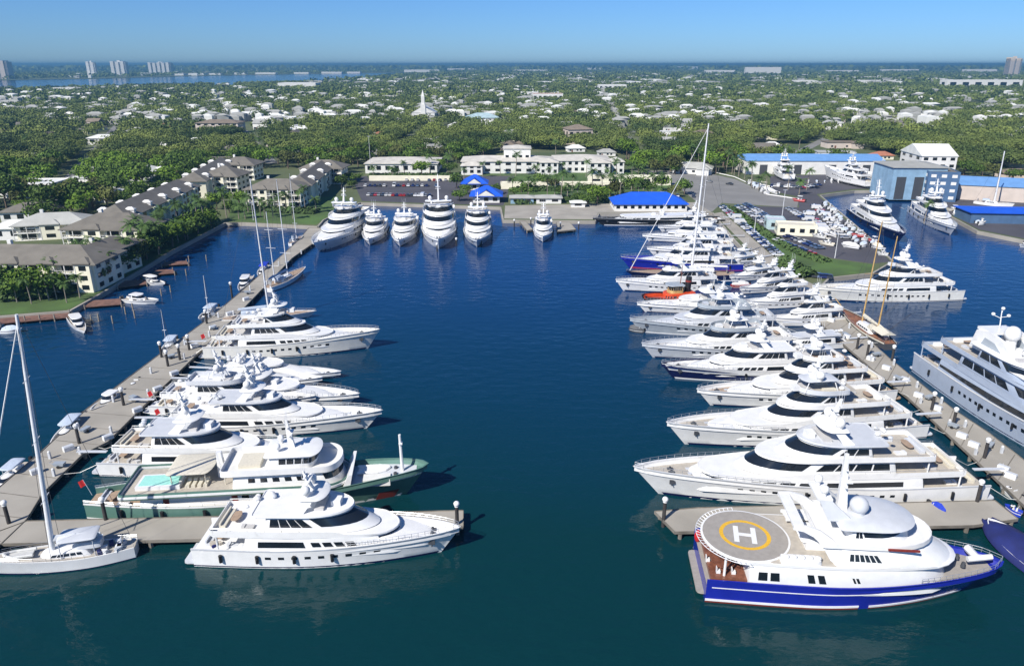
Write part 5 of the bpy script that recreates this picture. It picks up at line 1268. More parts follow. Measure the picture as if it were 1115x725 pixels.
def pavilion(px, py, wd, dp, label):
    e = empty('pavilion', label, 'pavilion', G(px, py, LZ)); mb = MB(); mb.box(0, wd, 0, dp, -.2, 3.8); wo = mb.build('wall', 'stucco_white', e, 0)
    mb = MB(); hip(mb, 0, wd, 0, dp, 3.85, 4.4, 1.8); r = mb.build('roof', 'roofblue', e, 0)
    x = wd / 2; mb = MB(); mb.add([(x - wd * .32, -1.82, 3.9), (x + wd * .32, -1.82, 3.9), (x, -1.82, 6.6), (x, 4.5, 6.6), (x - wd * .32, .5, 3.9), (x + wd * .32, .5, 3.9)], [(0, 1, 2), (0, 2, 3, 4), (2, 1, 5, 3)]); g = mb.build('gable', 'stucco_white', r, 0)
    mb = MB(); mb.add([(x - wd * .38, -2.0, 3.75), (x, -2.0, 6.95), (x, 4.2, 6.95), (x - wd * .38, .6, 3.75), (x + wd * .38, -2.0, 3.75), (x + wd * .38, .6, 3.75)], [(0, 1, 2, 3), (1, 4, 5, 2)]); mb.build('gable_roof', 'roofblue', r, 0)
    for i in range(3): win(wo, wd * (i + .5) / 3, -.02, 1.0, wd / 6, 1.8, 'f')
pavilion(505, 207, 12.5, 11, 'royal blue roofed pavilion farther from the water, by the car park')
pavilion(515, 221, 14, 12, 'royal blue roofed pavilion nearer the water with white gable')
hall('long restaurant building under a bright blue roof at the far quay', 669, 230, 36, 18, 3.6, 0, roof='roofblue', kind='hip', rh=4.5, nw=10)
hall('small pale blue walled boathouse left of the lone quay yacht', 556, 222, 12, 7, 3.2, 0, roof='roofpale', wall='shedblue', nw=2, rh=1)
hall('small flat roofed boathouse behind the lone quay yacht', 584, 222, 13, 7, 3.2, 0, roof='roofpale', nw=2, rh=1)
hall('tiny white quay hut at the wide finger dock', 622, 226, 7, 4, 2.6, 0, roof='roofwhite', rh=.8, nw=1)
# church
ch = hall('white church with steeple rising out of the trees', 449, 134, 28, 30, 12, 0, kind='flat', wall='stucco_white', name='church', cat='church', par=.01, nw=3)
mb = MB(); 
mb.add([(-1, -.5, 12), (29, -.5, 12), (14, -.5, 20), (-1, 30, 12), (29, 30, 12), (14, 30, 20)], [(0, 1, 2), (3, 5, 4)]); mb.build('gable', 'stucco_white', ch, 0)
mb = MB(); mb.add([(-1.2, -.8, 12), (14, -.8, 20.4), (29.2, -.8, 12), (-1.2, 30, 12), (14, 30, 20.4), (29.2, 30, 12)], [(0, 1, 4, 3), (1, 2, 5, 4)]); mb.build('pitched_roof', 'roofwhite', ch, 0)
mb = MB(); mb.box(11, 17, -1.5, 5.5, 0, 22); mb.box(12, 16, 0, 4.5, 22, 32); mb.loft([[(12.2, .4, 32), (15.8, .4, 32), (15.8, 4.2, 32), (12.2, 4.2, 32)], [(13.9, 2.2, 39), (14.1, 2.2, 39), (14.1, 2.3, 39), (13.9, 2.3, 39)]]); mb.build('steeple', 'stucco_white', ch, 0)
# boatyard sheds
hall('long white boatyard shed with light blue roof behind the yard', 812, 190, 90, 26, 9, -.02, kind='gable', roof='roofsky', nw=0, doors=4, rh=3, name='shed', cat='shed')
hall('tall white shed end with rounded cream dome roof at the boatyard', 1000, 192, 22, 34, 13, -.1, kind='gable', roof='roofwhite', wall='stucco_white', nw=4, rows=3, name='shed', cat='shed')
hall('tall steel blue painted boat hall with open front in the yard', 968, 217, 28, 26, 17, -.05, kind='hip', rh=2, roof='roofpale', wall='shedblue', doors=3, name='shed', cat='shed')
hall('narrow dark blue boat hall joined right of the steel blue one', 1006, 219, 15, 28, 15, -.25, kind='flat', roof='roofgrey', wall='sheddark', nw=3, rows=4, name='shed', cat='shed', wm='stucco_white')
hall('cream boatyard shed with sky blue roof at the right', 1040, 217, 36, 26, 8, -.35, kind='gable', roof='roofsky', wall='stucco_pink', rh=3, name='shed', cat='shed', nw=0)
hall('low boat shelter with flat bright blue roof on the right quay', 1056, 243, 40, 16, 5, -.1, kind='hip', roof='roofblue', rh=1.0, wall='sheddark', name='shed', cat='shed')
hall('small cream yard hut with flat roof beside the white post', 846, 256, 16, 9, 4, -.2, kind='flat', roof='canvas_tan', wall='stucco', nw=4, name='hut', cat='hut')
hall('small pale grey boat hut left of the cream yard hut', 834, 250, 8, 9, 4, -.2, kind='flat', roof='palegrey', wall='shedteal', nw=1, name='hut', cat='hut')
# landmark buildings at the left and beyond
hall('white flat roofed building cut by the left edge above the apartments', -20, 216, 38, 22, 7, .05, kind='flat', roof='roofwhite', nw=5)
hall('house with pale grey hip roof below the white left edge building', 2, 243, 22, 15, 5, .2, roof='roofgrey', nw=4)
hall('pale gabled house with wide driveway at the far left middle', -10, 262, 20, 12, 5, .1, roof='roofwhite', nw=3)
# ------------------------------------------------------------- far skyline and large roofs
def slabhouse(px0, px1, py, hpx, dp, label, roof='roofwhite', wall='stucco_white', name='building', cat='building', nw=0, rows=1):
    a = G(px0, py, LZ); b = G(px1, py, LZ); wd = b.x - a.x; h = hpx * (a.y * math.cos(TH) + H * math.sin(TH)) / F
    return hall(label, px0, py, wd, dp, h, 0, kind='flat', roof=roof, wall=wall, nw=nw, rows=rows, name=name, cat=cat, par=.5)
def tower(px0, px1, py, hpx, label, n=3, wall='stucco_white'):
    a = G(px0, py, LZ); b = G(px1, py, LZ); wd = b.x - a.x; h = hpx * (a.y * math.cos(TH) + H * math.sin(TH)) / F
    e = empty('tower_block', label, 'tower block', a, .15); dp = wd * .5; st = wd / n
    mb = MB()
    for i in range(n): mb.box(i * st, (i + .62) * st, -wd * .06, dp, 0, h * (1 - .04 * (i % 2)))
    mb.build('wall', wall, e, 0); mb = MB()
    mb.box(0, wd, 0, dp - .5, 0, h * .94); w2 = mb.build('glazed_bay', 'slate', e, 0)
    mb = MB()
    for k in range(16): mb.box(-.4, wd + .4, -wd * .03, dp, h * k / 17 + 2, h * k / 17 + 2.8)
    mb.build('balconies', wall, e, 0)
    mb = MB(); mb.box(wd * .4, wd * .6, dp * .3, dp * .6, h * .94, h * 1.05); mb.build('roof_plant', wall, e, 0)
tower(96, 105, 83.8, 15.5, 'slim white tower block on the far shore, left of two', 2)
tower(122.5, 138, 83.5, 15.5, 'white twin tower block on the far shore, middle one', 3)
tower(163, 186, 81.5, 12.5, 'wide tower block on the far shore with dark stripes', 5)
tower(-14, 9, 86.5, 19, 'brownish tower block cut by the left edge on the far shore', 3, 'stucco_pink')
tower(1097, 1111, 84, 20, 'pinkish tower block on the skyline at the right edge', 2, 'stucco_pink')
slabhouse(303, 344, 97.5, 6.5, 60, 'long white hall standing on the near shore of the lagoon')
slabhouse(57, 82, 100, 4, 50, 'low white hall by the lagoon at the left')
slabhouse(110, 128, 97.5, 3, 50, 'small white boat hall by the lagoon near the left towers')
for i, (a, b, y, h) in enumerate([(440, 478, 79, 2.6), (484, 520, 77.5, 2.4), (190, 200, 82.5, 1.8), (205, 222, 82.0, 1.8), (228, 240, 81.8, 1.6), (255, 268, 81.4, 1.8), (278, 300, 81.2, 1.8), (320, 336, 80.8, 1.6), (350, 372, 80.5, 1.8), (378, 392, 80.2, 1.6), (72, 96, 84, 1.6)]):
    slabhouse(a, b, y, h, 60, 'tiny white strip of buildings on the far lagoon shore, ' + rank(i, 11) + ' listed along it' if False else ['white strip of hangars where lagoon ends, lower one', 'white strip of hangars just above where the lagoon ends', 'tiny white house on far shore right of the wide tower', 'white low block on far shore, second right of the wide tower',
        'white low block on far shore, third right of the wide tower', 'white low block on far shore above long lagoon hall, left', 'white low block on far shore above long lagoon hall, middle', 'white low block on far shore above the long hall, right', 'white low block on far shore midway to the lagoon end', 'small white block on far shore near lagoon end', 'thin white strip on far shore between the two left towers'][i])
FB = [(652, 682, 99, 6, 'roofwhite'), (655, 680, 108, 5, 'roofwhite'), (738, 760, 76, 3, 'roofwhite'), (768, 800, 81, 4, 'roofwhite'), (812, 850, 82, 8, 'roofwhite'), (900, 935, 80, 3, 'roofpale'), (935, 975, 92, 4, 'roofwhite'), (882, 895, 95, 4, 'roofwhite'), (560, 596, 79, 2.5, 'roofwhite'),
      (640, 655, 77, 2.5, 'roofwhite'), (700, 715, 76, 3, 'roofwhite'), (1006, 1028, 90, 4, 'roofwhite'), (960, 1000, 79, 3, 'roofpale'), (1030, 1112, 97, 9, 'roofwhite'), (940, 960, 87, 3, 'roofwhite'), (1050, 1085, 80, 4, 'roofpale'), (580, 613, 111, 8, 'rooftile'), (866, 886, 93, 5, 'roofwhite')]
FL = ['white office roofs in mid forest right of centre, upper', 'white office roofs in mid forest right of centre, lower', 'thin white shed on the skyline right of centre', 'white shed group on the skyline left of the large pale depot', 'large pale depot roofs on the right skyline', 'thin pale shed right of the large depot',
      'long white roof in the right forest far back', 'small white building left of the long white roof far back', 'thin white strip of sheds on the skyline at centre', 'tiny white shed on skyline, left of two right of centre', 'tiny white shed on skyline, right of two', 'white building left of the long terrace on the right horizon',
      'pale strip of warehouses on the skyline, right third', 'long white terrace with many units near the right edge', 'small white strip above the long white roof', 'pale warehouse near the pink tower at right', 'building with a terracotta roof and cream walls in the forest', 'white school roof right of centre far back']
for (a, b, y, h, r), l in zip(FB, FL): slabhouse(a, b, y, h, 40, l, roof=r, nw=0 if y < 95 else 6)
slabhouse(568, 586, 107, 6, 20, 'cream block beside the terracotta roof building', roof='roofpale')
hall('brown gabled building with tall gable in the trees behind the mansion', 619, 153, 24, 22, 10, .2, roof='roofbrown', wall='stucco_pink', kind='hip', rh=4, nw=4)
hall('pale green roofed hall right of the church', 508, 135, 40, 26, 7, .1, roof='shedteal', wall='stucco_white', nw=5)
hall('cream flats with arched upper floor in the left forest', 214, 146, 44, 24, 11, .02, roof='roofbrown', wall='stucco_pink', nw=6, rows=3, rh=3)
hall('white flat roofed blocks in the forest above the canal head', 281, 137, 44, 22, 9, -.05, kind='flat', roof='roofwhite', nw=6, rows=2)
hall('small bright red roofed house in forest left of centre', 380, 147, 9, 8, 4, 0, roof='red', nw=1)
hall('white walled house with lit front in left forest clearing', 96, 158, 26, 14, 6, 0, roof='roofwhite', nw=3)

# ------------------------------------------------------------- houses in the suburb
TREE_Z = [(-600, 380), (0, 322), (0, 256), (30, 250), (60, 250), (92, 240), (125, 232), (150, 222), (190, 206), (215, 196), (228, 188), (260, 187), (300, 182), (340, 187), (380, 189), (396, 180), (500, 178), (560, 164), (605, 166), (680, 172), (692, 188), (740, 190), (800, 190), (812, 182), (990, 182), (1020, 186), (1040, 192), (1120, 200), (1700, 260), (1700, 73), (-600, 73)]
big = []      # footprints to keep clear: (x, y, r)
for o in list(COL.objects):
    if o.parent is None and o.type == 'EMPTY' and o.get('category') in ('building', 'church', 'apartment block', 'shed', 'pavilion', 'tower block'):
        wmax = 0; pts = []
        for c in o.children:
            if c.type == 'MESH' and c.name.split('.')[0] in ('wall', 'wing'):
                m_ = c.matrix_world; ca, sa = math.cos(o.rotation_euler.z), math.sin(o.rotation_euler.z)
                xs_ = [v.co.x for v in c.data.vertices]; ys_ = [v.co.y for v in c.data.vertices]
                X0, X1, Y0, Y1 = min(xs_), max(xs_), min(ys_), max(ys_); n = int(max(X1 - X0, Y1 - Y0) / 12) + 1
                for i in range(n + 1):
                    for j in range(2):
                        x = X0 + (X1 - X0) * i / n if X1 - X0 > Y1 - Y0 else X0 + (X1 - X0) * j; y = Y0 + (Y1 - Y0) * j if X1 - X0 > Y1 - Y0 else Y0 + (Y1 - Y0) * i / n
                        big.append((o.location.x + x * ca - y * sa, o.location.y + x * sa + y * ca, 7 + (3 if y == Y0 else 0), X1 - X0))
def house_proto(kind, roof, wall):
    r = random.Random(kind * 7 + len(roof)); wd, dp, h = [(17, 11, 3.6), (24, 12, 3.8), (14, 12, 6.2), (30, 14, 4.6)][kind]
    e = empty('house', None, 'house'); mb = MB(); mb.box(-wd / 2, wd / 2, -dp / 2, dp / 2, -.3, h)
    if kind in (1, 3): mb.box(wd * .15, wd * .45, -dp / 2 - 5, -dp / 2 + .1, -.3, h)
    wo = mb.build('wall', wall, e, 0); mb = MB()
    if kind == 3: mb.box(-wd / 2 - .5, wd / 2 + .5, -dp / 2 - .5, dp / 2 + .5, h + .02, h + .5)
    elif kind == 2: gable(mb, -wd / 2, wd / 2, -dp / 2, dp / 2, h + .02, 3.2)
    else: hip(mb, -wd / 2, wd / 2, -dp / 2, dp / 2, h + .02, 3.0)
    if kind in (1, 3): hip(mb, wd * .15, wd * .45, -dp / 2 - 5, -dp / 2 + 3, h + .05, 2.0, .4)
    mb.build('roof', roof, e, 0)
    mb = MB(); mb.box(-wd * .3, -wd * .3 + 1.4, -dp / 2 - .06, -dp / 2 + .06, 0, 2.2); mb.build('door', 'mahogany', e, 0)
    for i in range(3): win(e, -wd * .15 + i * wd * .2 - (wd * .22 if i == 0 else 0), -dp / 2 - .02, 1.1, 1.8, 1.3, 'f')
    index_kids(e); return e
RL = {'roofwhite': 'white roofed', 'roofpale': 'pale grey roofed', 'roofgrey': 'dark grey roofed', 'roofbrown': 'brown roofed', 'rooftile': 'terracotta roofed'}
KN = ['bungalow', 'L shaped bungalow', 'two storey gabled house', 'long building']
protos = []
for kind in range(4):
    for rf, wl in (('roofwhite', 'stucco_white'), ('roofpale', 'stucco_white'), ('roofgrey', 'stucco'), ('roofbrown', 'stucco_pink')): protos.append((house_proto(kind, rf, wl), kind, rf))
protos.append((house_proto(0, 'rooftile', 'stucco'), 0, 'rooftile'))
HS = []; rh_ = random.Random(21)
wts = [3, 4, 3, 3] * 4 + [.8]
tries = 0
while len(HS) < 290 and tries < 60000:
    tries += 1
    py = 96 + (rh_.random() ** 1.1) * 132; px = rh_.uniform(-60, 1175)
    if not inpoly(px, py, TREE_Z): continue
    p = G(px, py, LZ)
    if any((p.x - a) ** 2 + (p.y - b) ** 2 < (r_ + 14) ** 2 for a, b, r_, _ in big): continue
    if any((p.x - q[0].x) ** 2 + (p.y - q[0].y) ** 2 < 30 ** 2 for q in HS): continue
    sd_ = streetd(p.x, p.y)
    if sd_ < 15 or (sd_ > 34 and rh_.random() < .55): continue
    k = rh_.choices(range(len(protos)), wts)[0]
    HS.append((p, px, py, k))
def zone_name(px, py):
    col = 'far left' if px < 180 else 'left' if px < 360 else 'left of centre' if px < 500 else 'centre' if px < 640 else 'right of centre' if px < 800 else 'right' if px < 960 else 'far right'
    row = 'close behind the marina' if py > 175 else 'in the near woods' if py > 150 else 'in the middle woods' if py > 130 else 'in the distant woods' if py > 112 else 'towards the horizon'
    return row, col
def label_series(items, mk):
    """items: list of (obj, px, py, text, plural); ranks them left to right inside their zone"""
    gr = {}
    for it in items: gr.setdefault((it[3],) + zone_name(it[1], it[2]), []).append(it)
    for (text, row, col), L_ in gr.items():
        L_.sort(key=lambda q: q[1])
        for i, it in enumerate(L_):
            rk = '' if len(L_) == 1 else ', ' + rank(i, len(L_)) + ' there'
            it[0]['label'] = '%s %s, %s%s' % (text, row, col, rk)
items = []
for p, px, py, k in HS:
    pr, kind, rf = protos[k]
    o = pr if pr.name not in USED else copy_tree(pr); USED.add(pr.name)
    o.location = p; o.rotation_euler = (0, 0, rh_.choice([0, 0, .1, -.1, .35, -.4, 1.5]) + rh_.uniform(-.08, .08)); s = rh_.uniform(.8, 1.15); o.scale = (s, s, s * 1.0)
    o['group'] = 'houses among the trees'; items.append((o, px, py, RL[rf] + ' ' + KN[kind]))
label_series(items, None)
for pr, k, rf in protos:
    if pr.name not in USED:
        for c in list(pr.children): bpy.data.objects.remove(c)
        bpy.data.objects.remove(pr)
hxy = np.array([(p.x, p.y, 13) for p, *_ in HS] + [(a, b, r_) for a, b, r_, _ in big], float)

# ------------------------------------------------------------- trees
def crown_mesh(rnd, n, rx, rz, cz, leaf, lobes=7, fill=.55):
    """many small leaf clumps spread through lumpy lobes"""
    mb = MB(); Ls = []
    for k in range(lobes):
        a = rnd.uniform(0, 6.283); q = rx * rnd.uniform(.15, .62); Ls.append((q * math.cos(a), q * math.sin(a), cz + rnd.uniform(-.35, .5) * rz, rx * rnd.uniform(.34, .58)))
    for i in range(n):
        c = rnd.choice(Ls); u = rnd.uniform(-.45, 1); a = rnd.uniform(0, 6.283); s_ = math.sqrt(max(0, 1 - u * u)); r = c[3] * (fill + (1 - fill) * rnd.random() ** .4)
        d = Vector((s_ * math.cos(a), s_ * math.sin(a), u)); p = Vector(c[:3]) + Vector((d.x * r, d.y * r, d.z * r * .8))
        nrm = (d + Vector((rnd.gauss(0, .45), rnd.gauss(0, .45), rnd.gauss(0, .45)))).normalized()
        t1 = nrm.orthogonal().normalized(); ang = rnd.uniform(0, 6.28); t2 = nrm.cross(t1); t1, t2 = t1 * math.cos(ang) + t2 * math.sin(ang), t2 * math.cos(ang) - t1 * math.sin(ang)
        l = leaf * rnd.uniform(.6, 1.35)
        mb.add([p - t1 * l * .5, p + t2 * l * .34 + nrm * l * .1, p + t1 * l * .6, p - t2 * l * .4], [(0, 1, 2, 3)])
    return mb
def tree_proto(seed, h=11, rx=7, mat_='leaf', n=620):
    r = random.Random(seed); e = empty('tree', None, 'tree'); mb = MB()
    th = h * .45; top = Vector((r.uniform(-.5, .5), r.uniform(-.5, .5), th)); mb.tube((0, 0, -.3), top, .45, .3, 8)
    for k in range(5):
        a = k * 1.256 + r.uniform(-.3, .3); e1 = top + Vector((math.cos(a) * rx * .3, math.sin(a) * rx * .3, h * .18)); e2 = e1 + Vector((math.cos(a + .3) * rx * .25, math.sin(a + .3) * rx * .25, h * .14))
        mb.tube(top - Vector((0, 0, .3)), e1, .22, .14, 6); mb.tube(e1, e2, .14, .06, 5)
    mb.build('trunk', 'bark', e)
    crown_mesh(r, n, rx, h * .34, h * .64, 1.15, r.randint(8, 12)).build('crown', mat_, e, 0); index_kids(e); return e
TP = []
for i, (h, rx, m_) in enumerate([(11, 7.5, 'leaf'), (13, 8.5, 'leaf'), (9, 6.5, 'leaf'), (10, 7.5, 'leaf_light'), (12, 8, 'leaf_light'), (9, 6.5, 'leaf_olive'), (12, 7.5, 'leaf_olive'), (15, 6, 'leaf')]):
    TP.append((tree_proto(100 + i, h, rx, m_), ['dark green spreading tree', 'tall dark green tree', 'small dark green tree', 'bright green rounded tree', 'large bright green tree', 'small olive brown tree', 'olive brown leggy tree', 'tall slim dark tree'][i]))
def palm_proto(seed, h=10, nf=18, fl=3.6):
    r = random.Random(seed); e = empty('palm_tree', None, 'palm tree'); mb = MB(); P = [Vector((0, 0, -.3))]
    lx, ly = r.uniform(-.8, .8), r.uniform(-.8, .8)
    for k in range(1, 6): f = k / 5; P.append(Vector((lx * f * f, ly * f * f, h * f)))
    for k in range(5): mb.tube(P[k], P[k + 1], .28 - k * .03, .25 - k * .03, 7)
    mb.build('trunk', 'palmbark', e); top = P[-1]; mb = MB()
    for k in range(nf):
        a = k * 2.4 + r.uniform(-.2, .2); el = r.uniform(-.25, 1.1); pts = []; p = top.copy(); d = Vector((math.cos(a) * math.cos(el), math.sin(a) * math.cos(el), math.sin(el)))
        sidev = Vector((-math.sin(a), math.cos(a), 0))
        for s_ in range(6):
            pts.append(p.copy()); p = p + d * fl / 5; d = (d + Vector((0, 0, -.32))).normalized()
        for s_ in range(5):
            for sd in (1, -1):
                for q in (0, .5):
                    c = pts[s_].lerp(pts[s_ + 1], q); ll = fl * .3 * (1 - abs(s_ + q - 2) / 4.5); t = (pts[s_ + 1] - pts[s_]).normalized()
                    mb.add([c, c + t * .32, c + sidev * sd * ll + t * ll * .5 + Vector((0, 0, -ll * .45))], [(0, 1, 2)])
    mb.build('fronds', 'leaf_palm', e, 0); index_kids(e); return e
PP = [palm_proto(i, h, nf, fl) for i, (h, nf, fl) in enumerate([(8.5, 18, 3.3), (10.5, 20, 3.6), (12.5, 20, 3.6), (6.5, 20, 3.4)])]
# palms
PALM = []
rp = random.Random(4)
for t in np.linspace(0, 1, 24):      # along the canal path
    px, py = (0 + 245 * t, 0); 
    py = float(np.interp(px, [0, 75, 110, 188, 245], [332, 329, 312, 267, 241])); PALM.append((px + rp.uniform(-3, 3), py + rp.uniform(-4, 1), 'on the lawn along the canal seawall'))
for t in np.linspace(0, 1, 14):
    PALM.append((70 + 160 * t + rp.uniform(-4, 4), float(np.interp(70 + 160 * t, [70, 110, 188, 245], [316, 300, 258, 236])) + rp.uniform(-3, 2), 'against the apartment walls on the canal'))
for t in np.linspace(0, 1, 12): PALM.append((258 + 85 * t + rp.uniform(-3, 3), 236 + rp.uniform(-8, 3), 'on the lawn at the canal head'))
for t in np.linspace(0, 1, 14): PALM.append((745 + 72 * t + rp.uniform(-2, 2), float(np.interp(745 + 72 * t, [745, 780, 817], [184, 188, 197])) + rp.uniform(-3, 0), 'in the row behind the curving road'))
for x, y in [(818, 205), (826, 207), (834, 209), (858, 207), (878, 207), (1006, 243), (870, 212)]: PALM.append((x, y, 'by the boatyard entrance'))
for t in np.linspace(0, 1, 22): PALM.append((562 + 160 * t + rp.uniform(-4, 4), 210 + rp.uniform(-3, 10), 'in the gardens before the mansion wall'))
for t in np.linspace(0, 1, 16): PALM.append((405 + 290 * t + rp.uniform(-6, 6), 191 + rp.uniform(-2, 6), 'in front of the white hall and mansion'))
for i, t in enumerate(np.linspace(0, 1, 30)): PALM.append((rp.uniform(20, 1100), rp.uniform(150, 170), 'rising among the woods behind the marina'))
grp = {}
for px, py, wh in PALM:
    pr = rp.choice(PP); o = pr if pr.name not in USED else copy_tree(pr); USED.add(pr.name)
    o.location = G(px, py, LZ); s = rp.uniform(.8, 1.2) * (.72 if 'canal seawall' in wh and px < 110 else 1); o.scale = (s, s, s); o.rotation_euler = (0, 0, rp.uniform(0, 6.28)); o['group'] = 'palm trees round the marina'; grp.setdefault(wh, []).append((px, o))
for wh, L_ in grp.items():
    L_.sort(key=lambda q: q[0])
    for i, (_, o) in enumerate(L_): o['label'] = 'palm tree %s, %s' % (wh, rank(i, len(L_)))
# individual trees: planted clumps near the water first, then the wood edge
TR = []
rt = random.Random(9)
near = [(px, py) for px, py in [(250, 232), (236, 228), (262, 226), (372, 205), (384, 206), (378, 198), (388, 199), (508, 212), (500, 219), (497, 205), (560, 214), (575, 217), (540, 212), (630, 222), (640, 224), (650, 222), (657, 218), (664, 214), (672, 216), (640, 214), (610, 214), (600, 206), (590, 204), (690, 212),
        (705, 212), (720, 208), (735, 215), (745, 212), (430, 192), (460, 193), (490, 190), (478, 186), (386, 178), (396, 174), (470, 180), (500, 178), (684, 186), (695, 190), (700, 180), (712, 190), (724, 186), (735, 190), (15, 328), (35, 326), (55, 324), (5, 322), (80, 308), (25, 232), (55, 228), (75, 232), (48, 246), (68, 244), (36, 222), (92, 222)] + [(110 + 13 * i, 303 - 6.6 * i) for i in range(10)] + [(104 + 14 * i, 311 - 7 * i) for i in range(10)]]
for px, py in near: TR.append((G(px, py, LZ), px, py))
cand = []; cell = {}
for _ in range(60000):
    py = rt.uniform(150, 238); px = rt.uniform(-60, 1175)
    if not inpoly(px, py, TREE_Z): continue
    p = G(px, py, LZ); key = (int(p.x // 10), int(p.y // 10))
    if any((p.x - q.x) ** 2 + (p.y - q.y) ** 2 < 96 for i_ in (-1, 0, 1) for j_ in (-1, 0, 1) for q in cell.get((key[0] + i_, key[1] + j_), [])): continue
    d2 = (hxy[:, 0] - p.x) ** 2 + (hxy[:, 1] - p.y) ** 2
    if (d2 < hxy[:, 2] ** 2).any() or streetd(p.x, p.y) < 9: continue
    cell.setdefault(key, []).append(p); cand.append((p, px, py))
cand.sort(key=lambda q: q[0].x ** 2 + q[0].y ** 2)
cand = cand[:298 - len(TR)]; DSTAR = cand[-1][0].xy.length
print('tree candidates reach', DSTAR)
TR += cand
items = []
for i, (p, px, py) in enumerate(TR):
    patch = math.sin(p.x * .017 + 1) + math.sin(p.y * .021 + p.x * .01)
    k = rt.choices(range(8), [3, 3, 3, 1 + 4 * (patch > .6), 1 + 4 * (patch > .6), 1 + 3 * (patch < -.5), 1 + 3 * (patch < -.5), 1.5])[0]
    if i < len(near): k = rt.choice([2, 3, 0, 2, 5])
    pr, txt = TP[k]; o = pr if pr.name not in USED else copy_tree(pr); USED.add(pr.name)
    o.location = p; s = rt.uniform(.75, 1.35) * (.75 if i < len(near) else 1); o.scale = (s * rt.uniform(.9, 1.15), s, s * rt.uniform(.85, 1.1)); o.rotation_euler = (0, 0, rt.uniform(0, 6.28)); o['group'] = 'broad trees near the marina'
    items.append((o, px, py, txt))
label_series(items, None)
for pr, _ in TP:
    if pr.name not in USED:
        for c in list(pr.children): bpy.data.objects.remove(c)
        bpy.data.objects.remove(pr)
# the woods farther off, one mass
def forest():
    g = np.random.default_rng(5); quads = []
    first = TR
    far_y = 560.0
    placed = np.array([(p.x, p.y) for p, *_ in TR])
    def band(d0, d1, n, nq, rx, leaf, hh):
        ang = g.uniform(-.72, .72, n * 2); rr = np.sqrt(g.uniform(d0 ** 2, d1 ** 2, n * 2)); x = rr * np.sin(ang); y = rr * np.cos(ang)
        d = y * math.cos(TH) + H * math.sin(TH); px = 557.5 + F * x / d; py = 362.5 - F * (y * math.sin(TH) - H * math.cos(TH)) / d
        ok = np.ones(len(x), bool)
        ok &= np.array([inpoly(a, b, TREE_Z) for a, b in zip(px, py)])
        # lagoon
        ok &= ~((px < 470) & (py < np.interp(px, [-300, 0, 150, 330, 400, 450], [102, 99.8, 96.2, 91.6, 86, 81])) & (py > np.interp(px, [-300, 0, 100, 200, 330, 461], [88, 87.0, 85.5, 82.8, 80.8, 78.6])))
        for a, b, r_ in hxy:
            dx = x - a; dy = (y - b); fr = np.where(dy < 0, min(4.0, max(1.2, b / 290)), 1.0); ok &= ~((dx / (r_ * 1.0)) ** 2 + (dy / (r_ * fr)) ** 2 < 1)
        if d0 < 700 and len(placed):
            for a, b in placed: ok &= ~((x - a) ** 2 + (y - b) ** 2 < 7.5 ** 2)
        # clearings
        cl = np.sin(x * .011 + 2) * np.sin(y * .006 + x * .004) + np.sin(x * .031) * np.sin(y * .023) * .6
        ok &= cl < .82; ok &= streetd(x, y) > (8.5 if d0 < 1500 else 10)
        x, y = x[ok][:n], y[ok][:n]; m = len(x)
        sz = g.uniform(.55, 1.0, m) ** 1.3 * 1.45
        u = g.uniform(-.25, 1, (m, nq)); a = g.uniform(0, 6.283, (m, nq)); s = np.sqrt(1 - u * u)
        D = np.stack([s * np.cos(a), s * np.sin(a), u], -1); r = g.uniform(.72, 1.08, (m, nq))
        # two-lobed crowns
        lob = g.integers(0, 4, (m, nq)); la = g.uniform(0, 6.283, (m, 4)); lr = g.uniform(.15, .6, (m, 4)); lz = g.uniform(-.2, .3, (m, 4)); I = np.arange(m)[:, None]
        off = np.stack([np.cos(la) * lr, np.sin(la) * lr, lz], -1)[I, lob]
        C = (D * r[..., None] * .62 + off) * np.array([rx, rx, rx * .62]) * sz[:, None, None]
        C[..., 0] += x[:, None]; C[..., 1] += y[:, None]; C[..., 2] += (LZ + hh * .58 * sz)[:, None]
        N = D + g.normal(0, .4, D.shape); N /= np.linalg.norm(N, axis=-1, keepdims=True)
        A = np.cross(N, g.normal(0, 1, D.shape)); A /= np.linalg.norm(A, axis=-1, keepdims=True); Bv = np.cross(N, A)
        l = (leaf * g.uniform(.6, 1.3, (m, nq)))[..., None]
        V = np.stack([C - A * l * .5, C + Bv * l * .4, C + A * l * .6, C - Bv * l * .38], 2).reshape(-1, 3); quads.append(V)
    band(DSTAR - 4, 800, 3300, 300, 7.0, 1.25, 10.5)
    band(800, 1500, 8000, 110, 7.8, 2.1, 9.5)
    band(1500, 3000, 11000, 24, 9.0, 5.0, 10)
    band(3000, 8000, 11000, 12, 18.0, 11.0, 10)
    band(8000, 26000, 9000, 8, 70.0, 45.0, 9)
    V = np.concatenate(quads).astype(np.float32); nq = len(V) // 4
    me = bpy.data.meshes.new('forest_canopy'); me.vertices.add(len(V)); me.vertices.foreach_set('co', V.ravel()); me.loops.add(nq * 4); me.loops.foreach_set('vertex_index', np.arange(nq * 4, dtype=np.int32))
    me.polygons.add(nq); me.polygons.foreach_set('loop_start', np.arange(0, nq * 4, 4, dtype=np.int32)); me.polygons.foreach_set('loop_total', np.full(nq, 4, np.int32)); me.materials.append(MATS['leaf_far']); me.update()
    o = bpy.data.objects.new('woods', me); COL.objects.link(o); tag(o, 'distant green woods covering the suburb to the horizon', 'woods', kind='stuff')
forest()
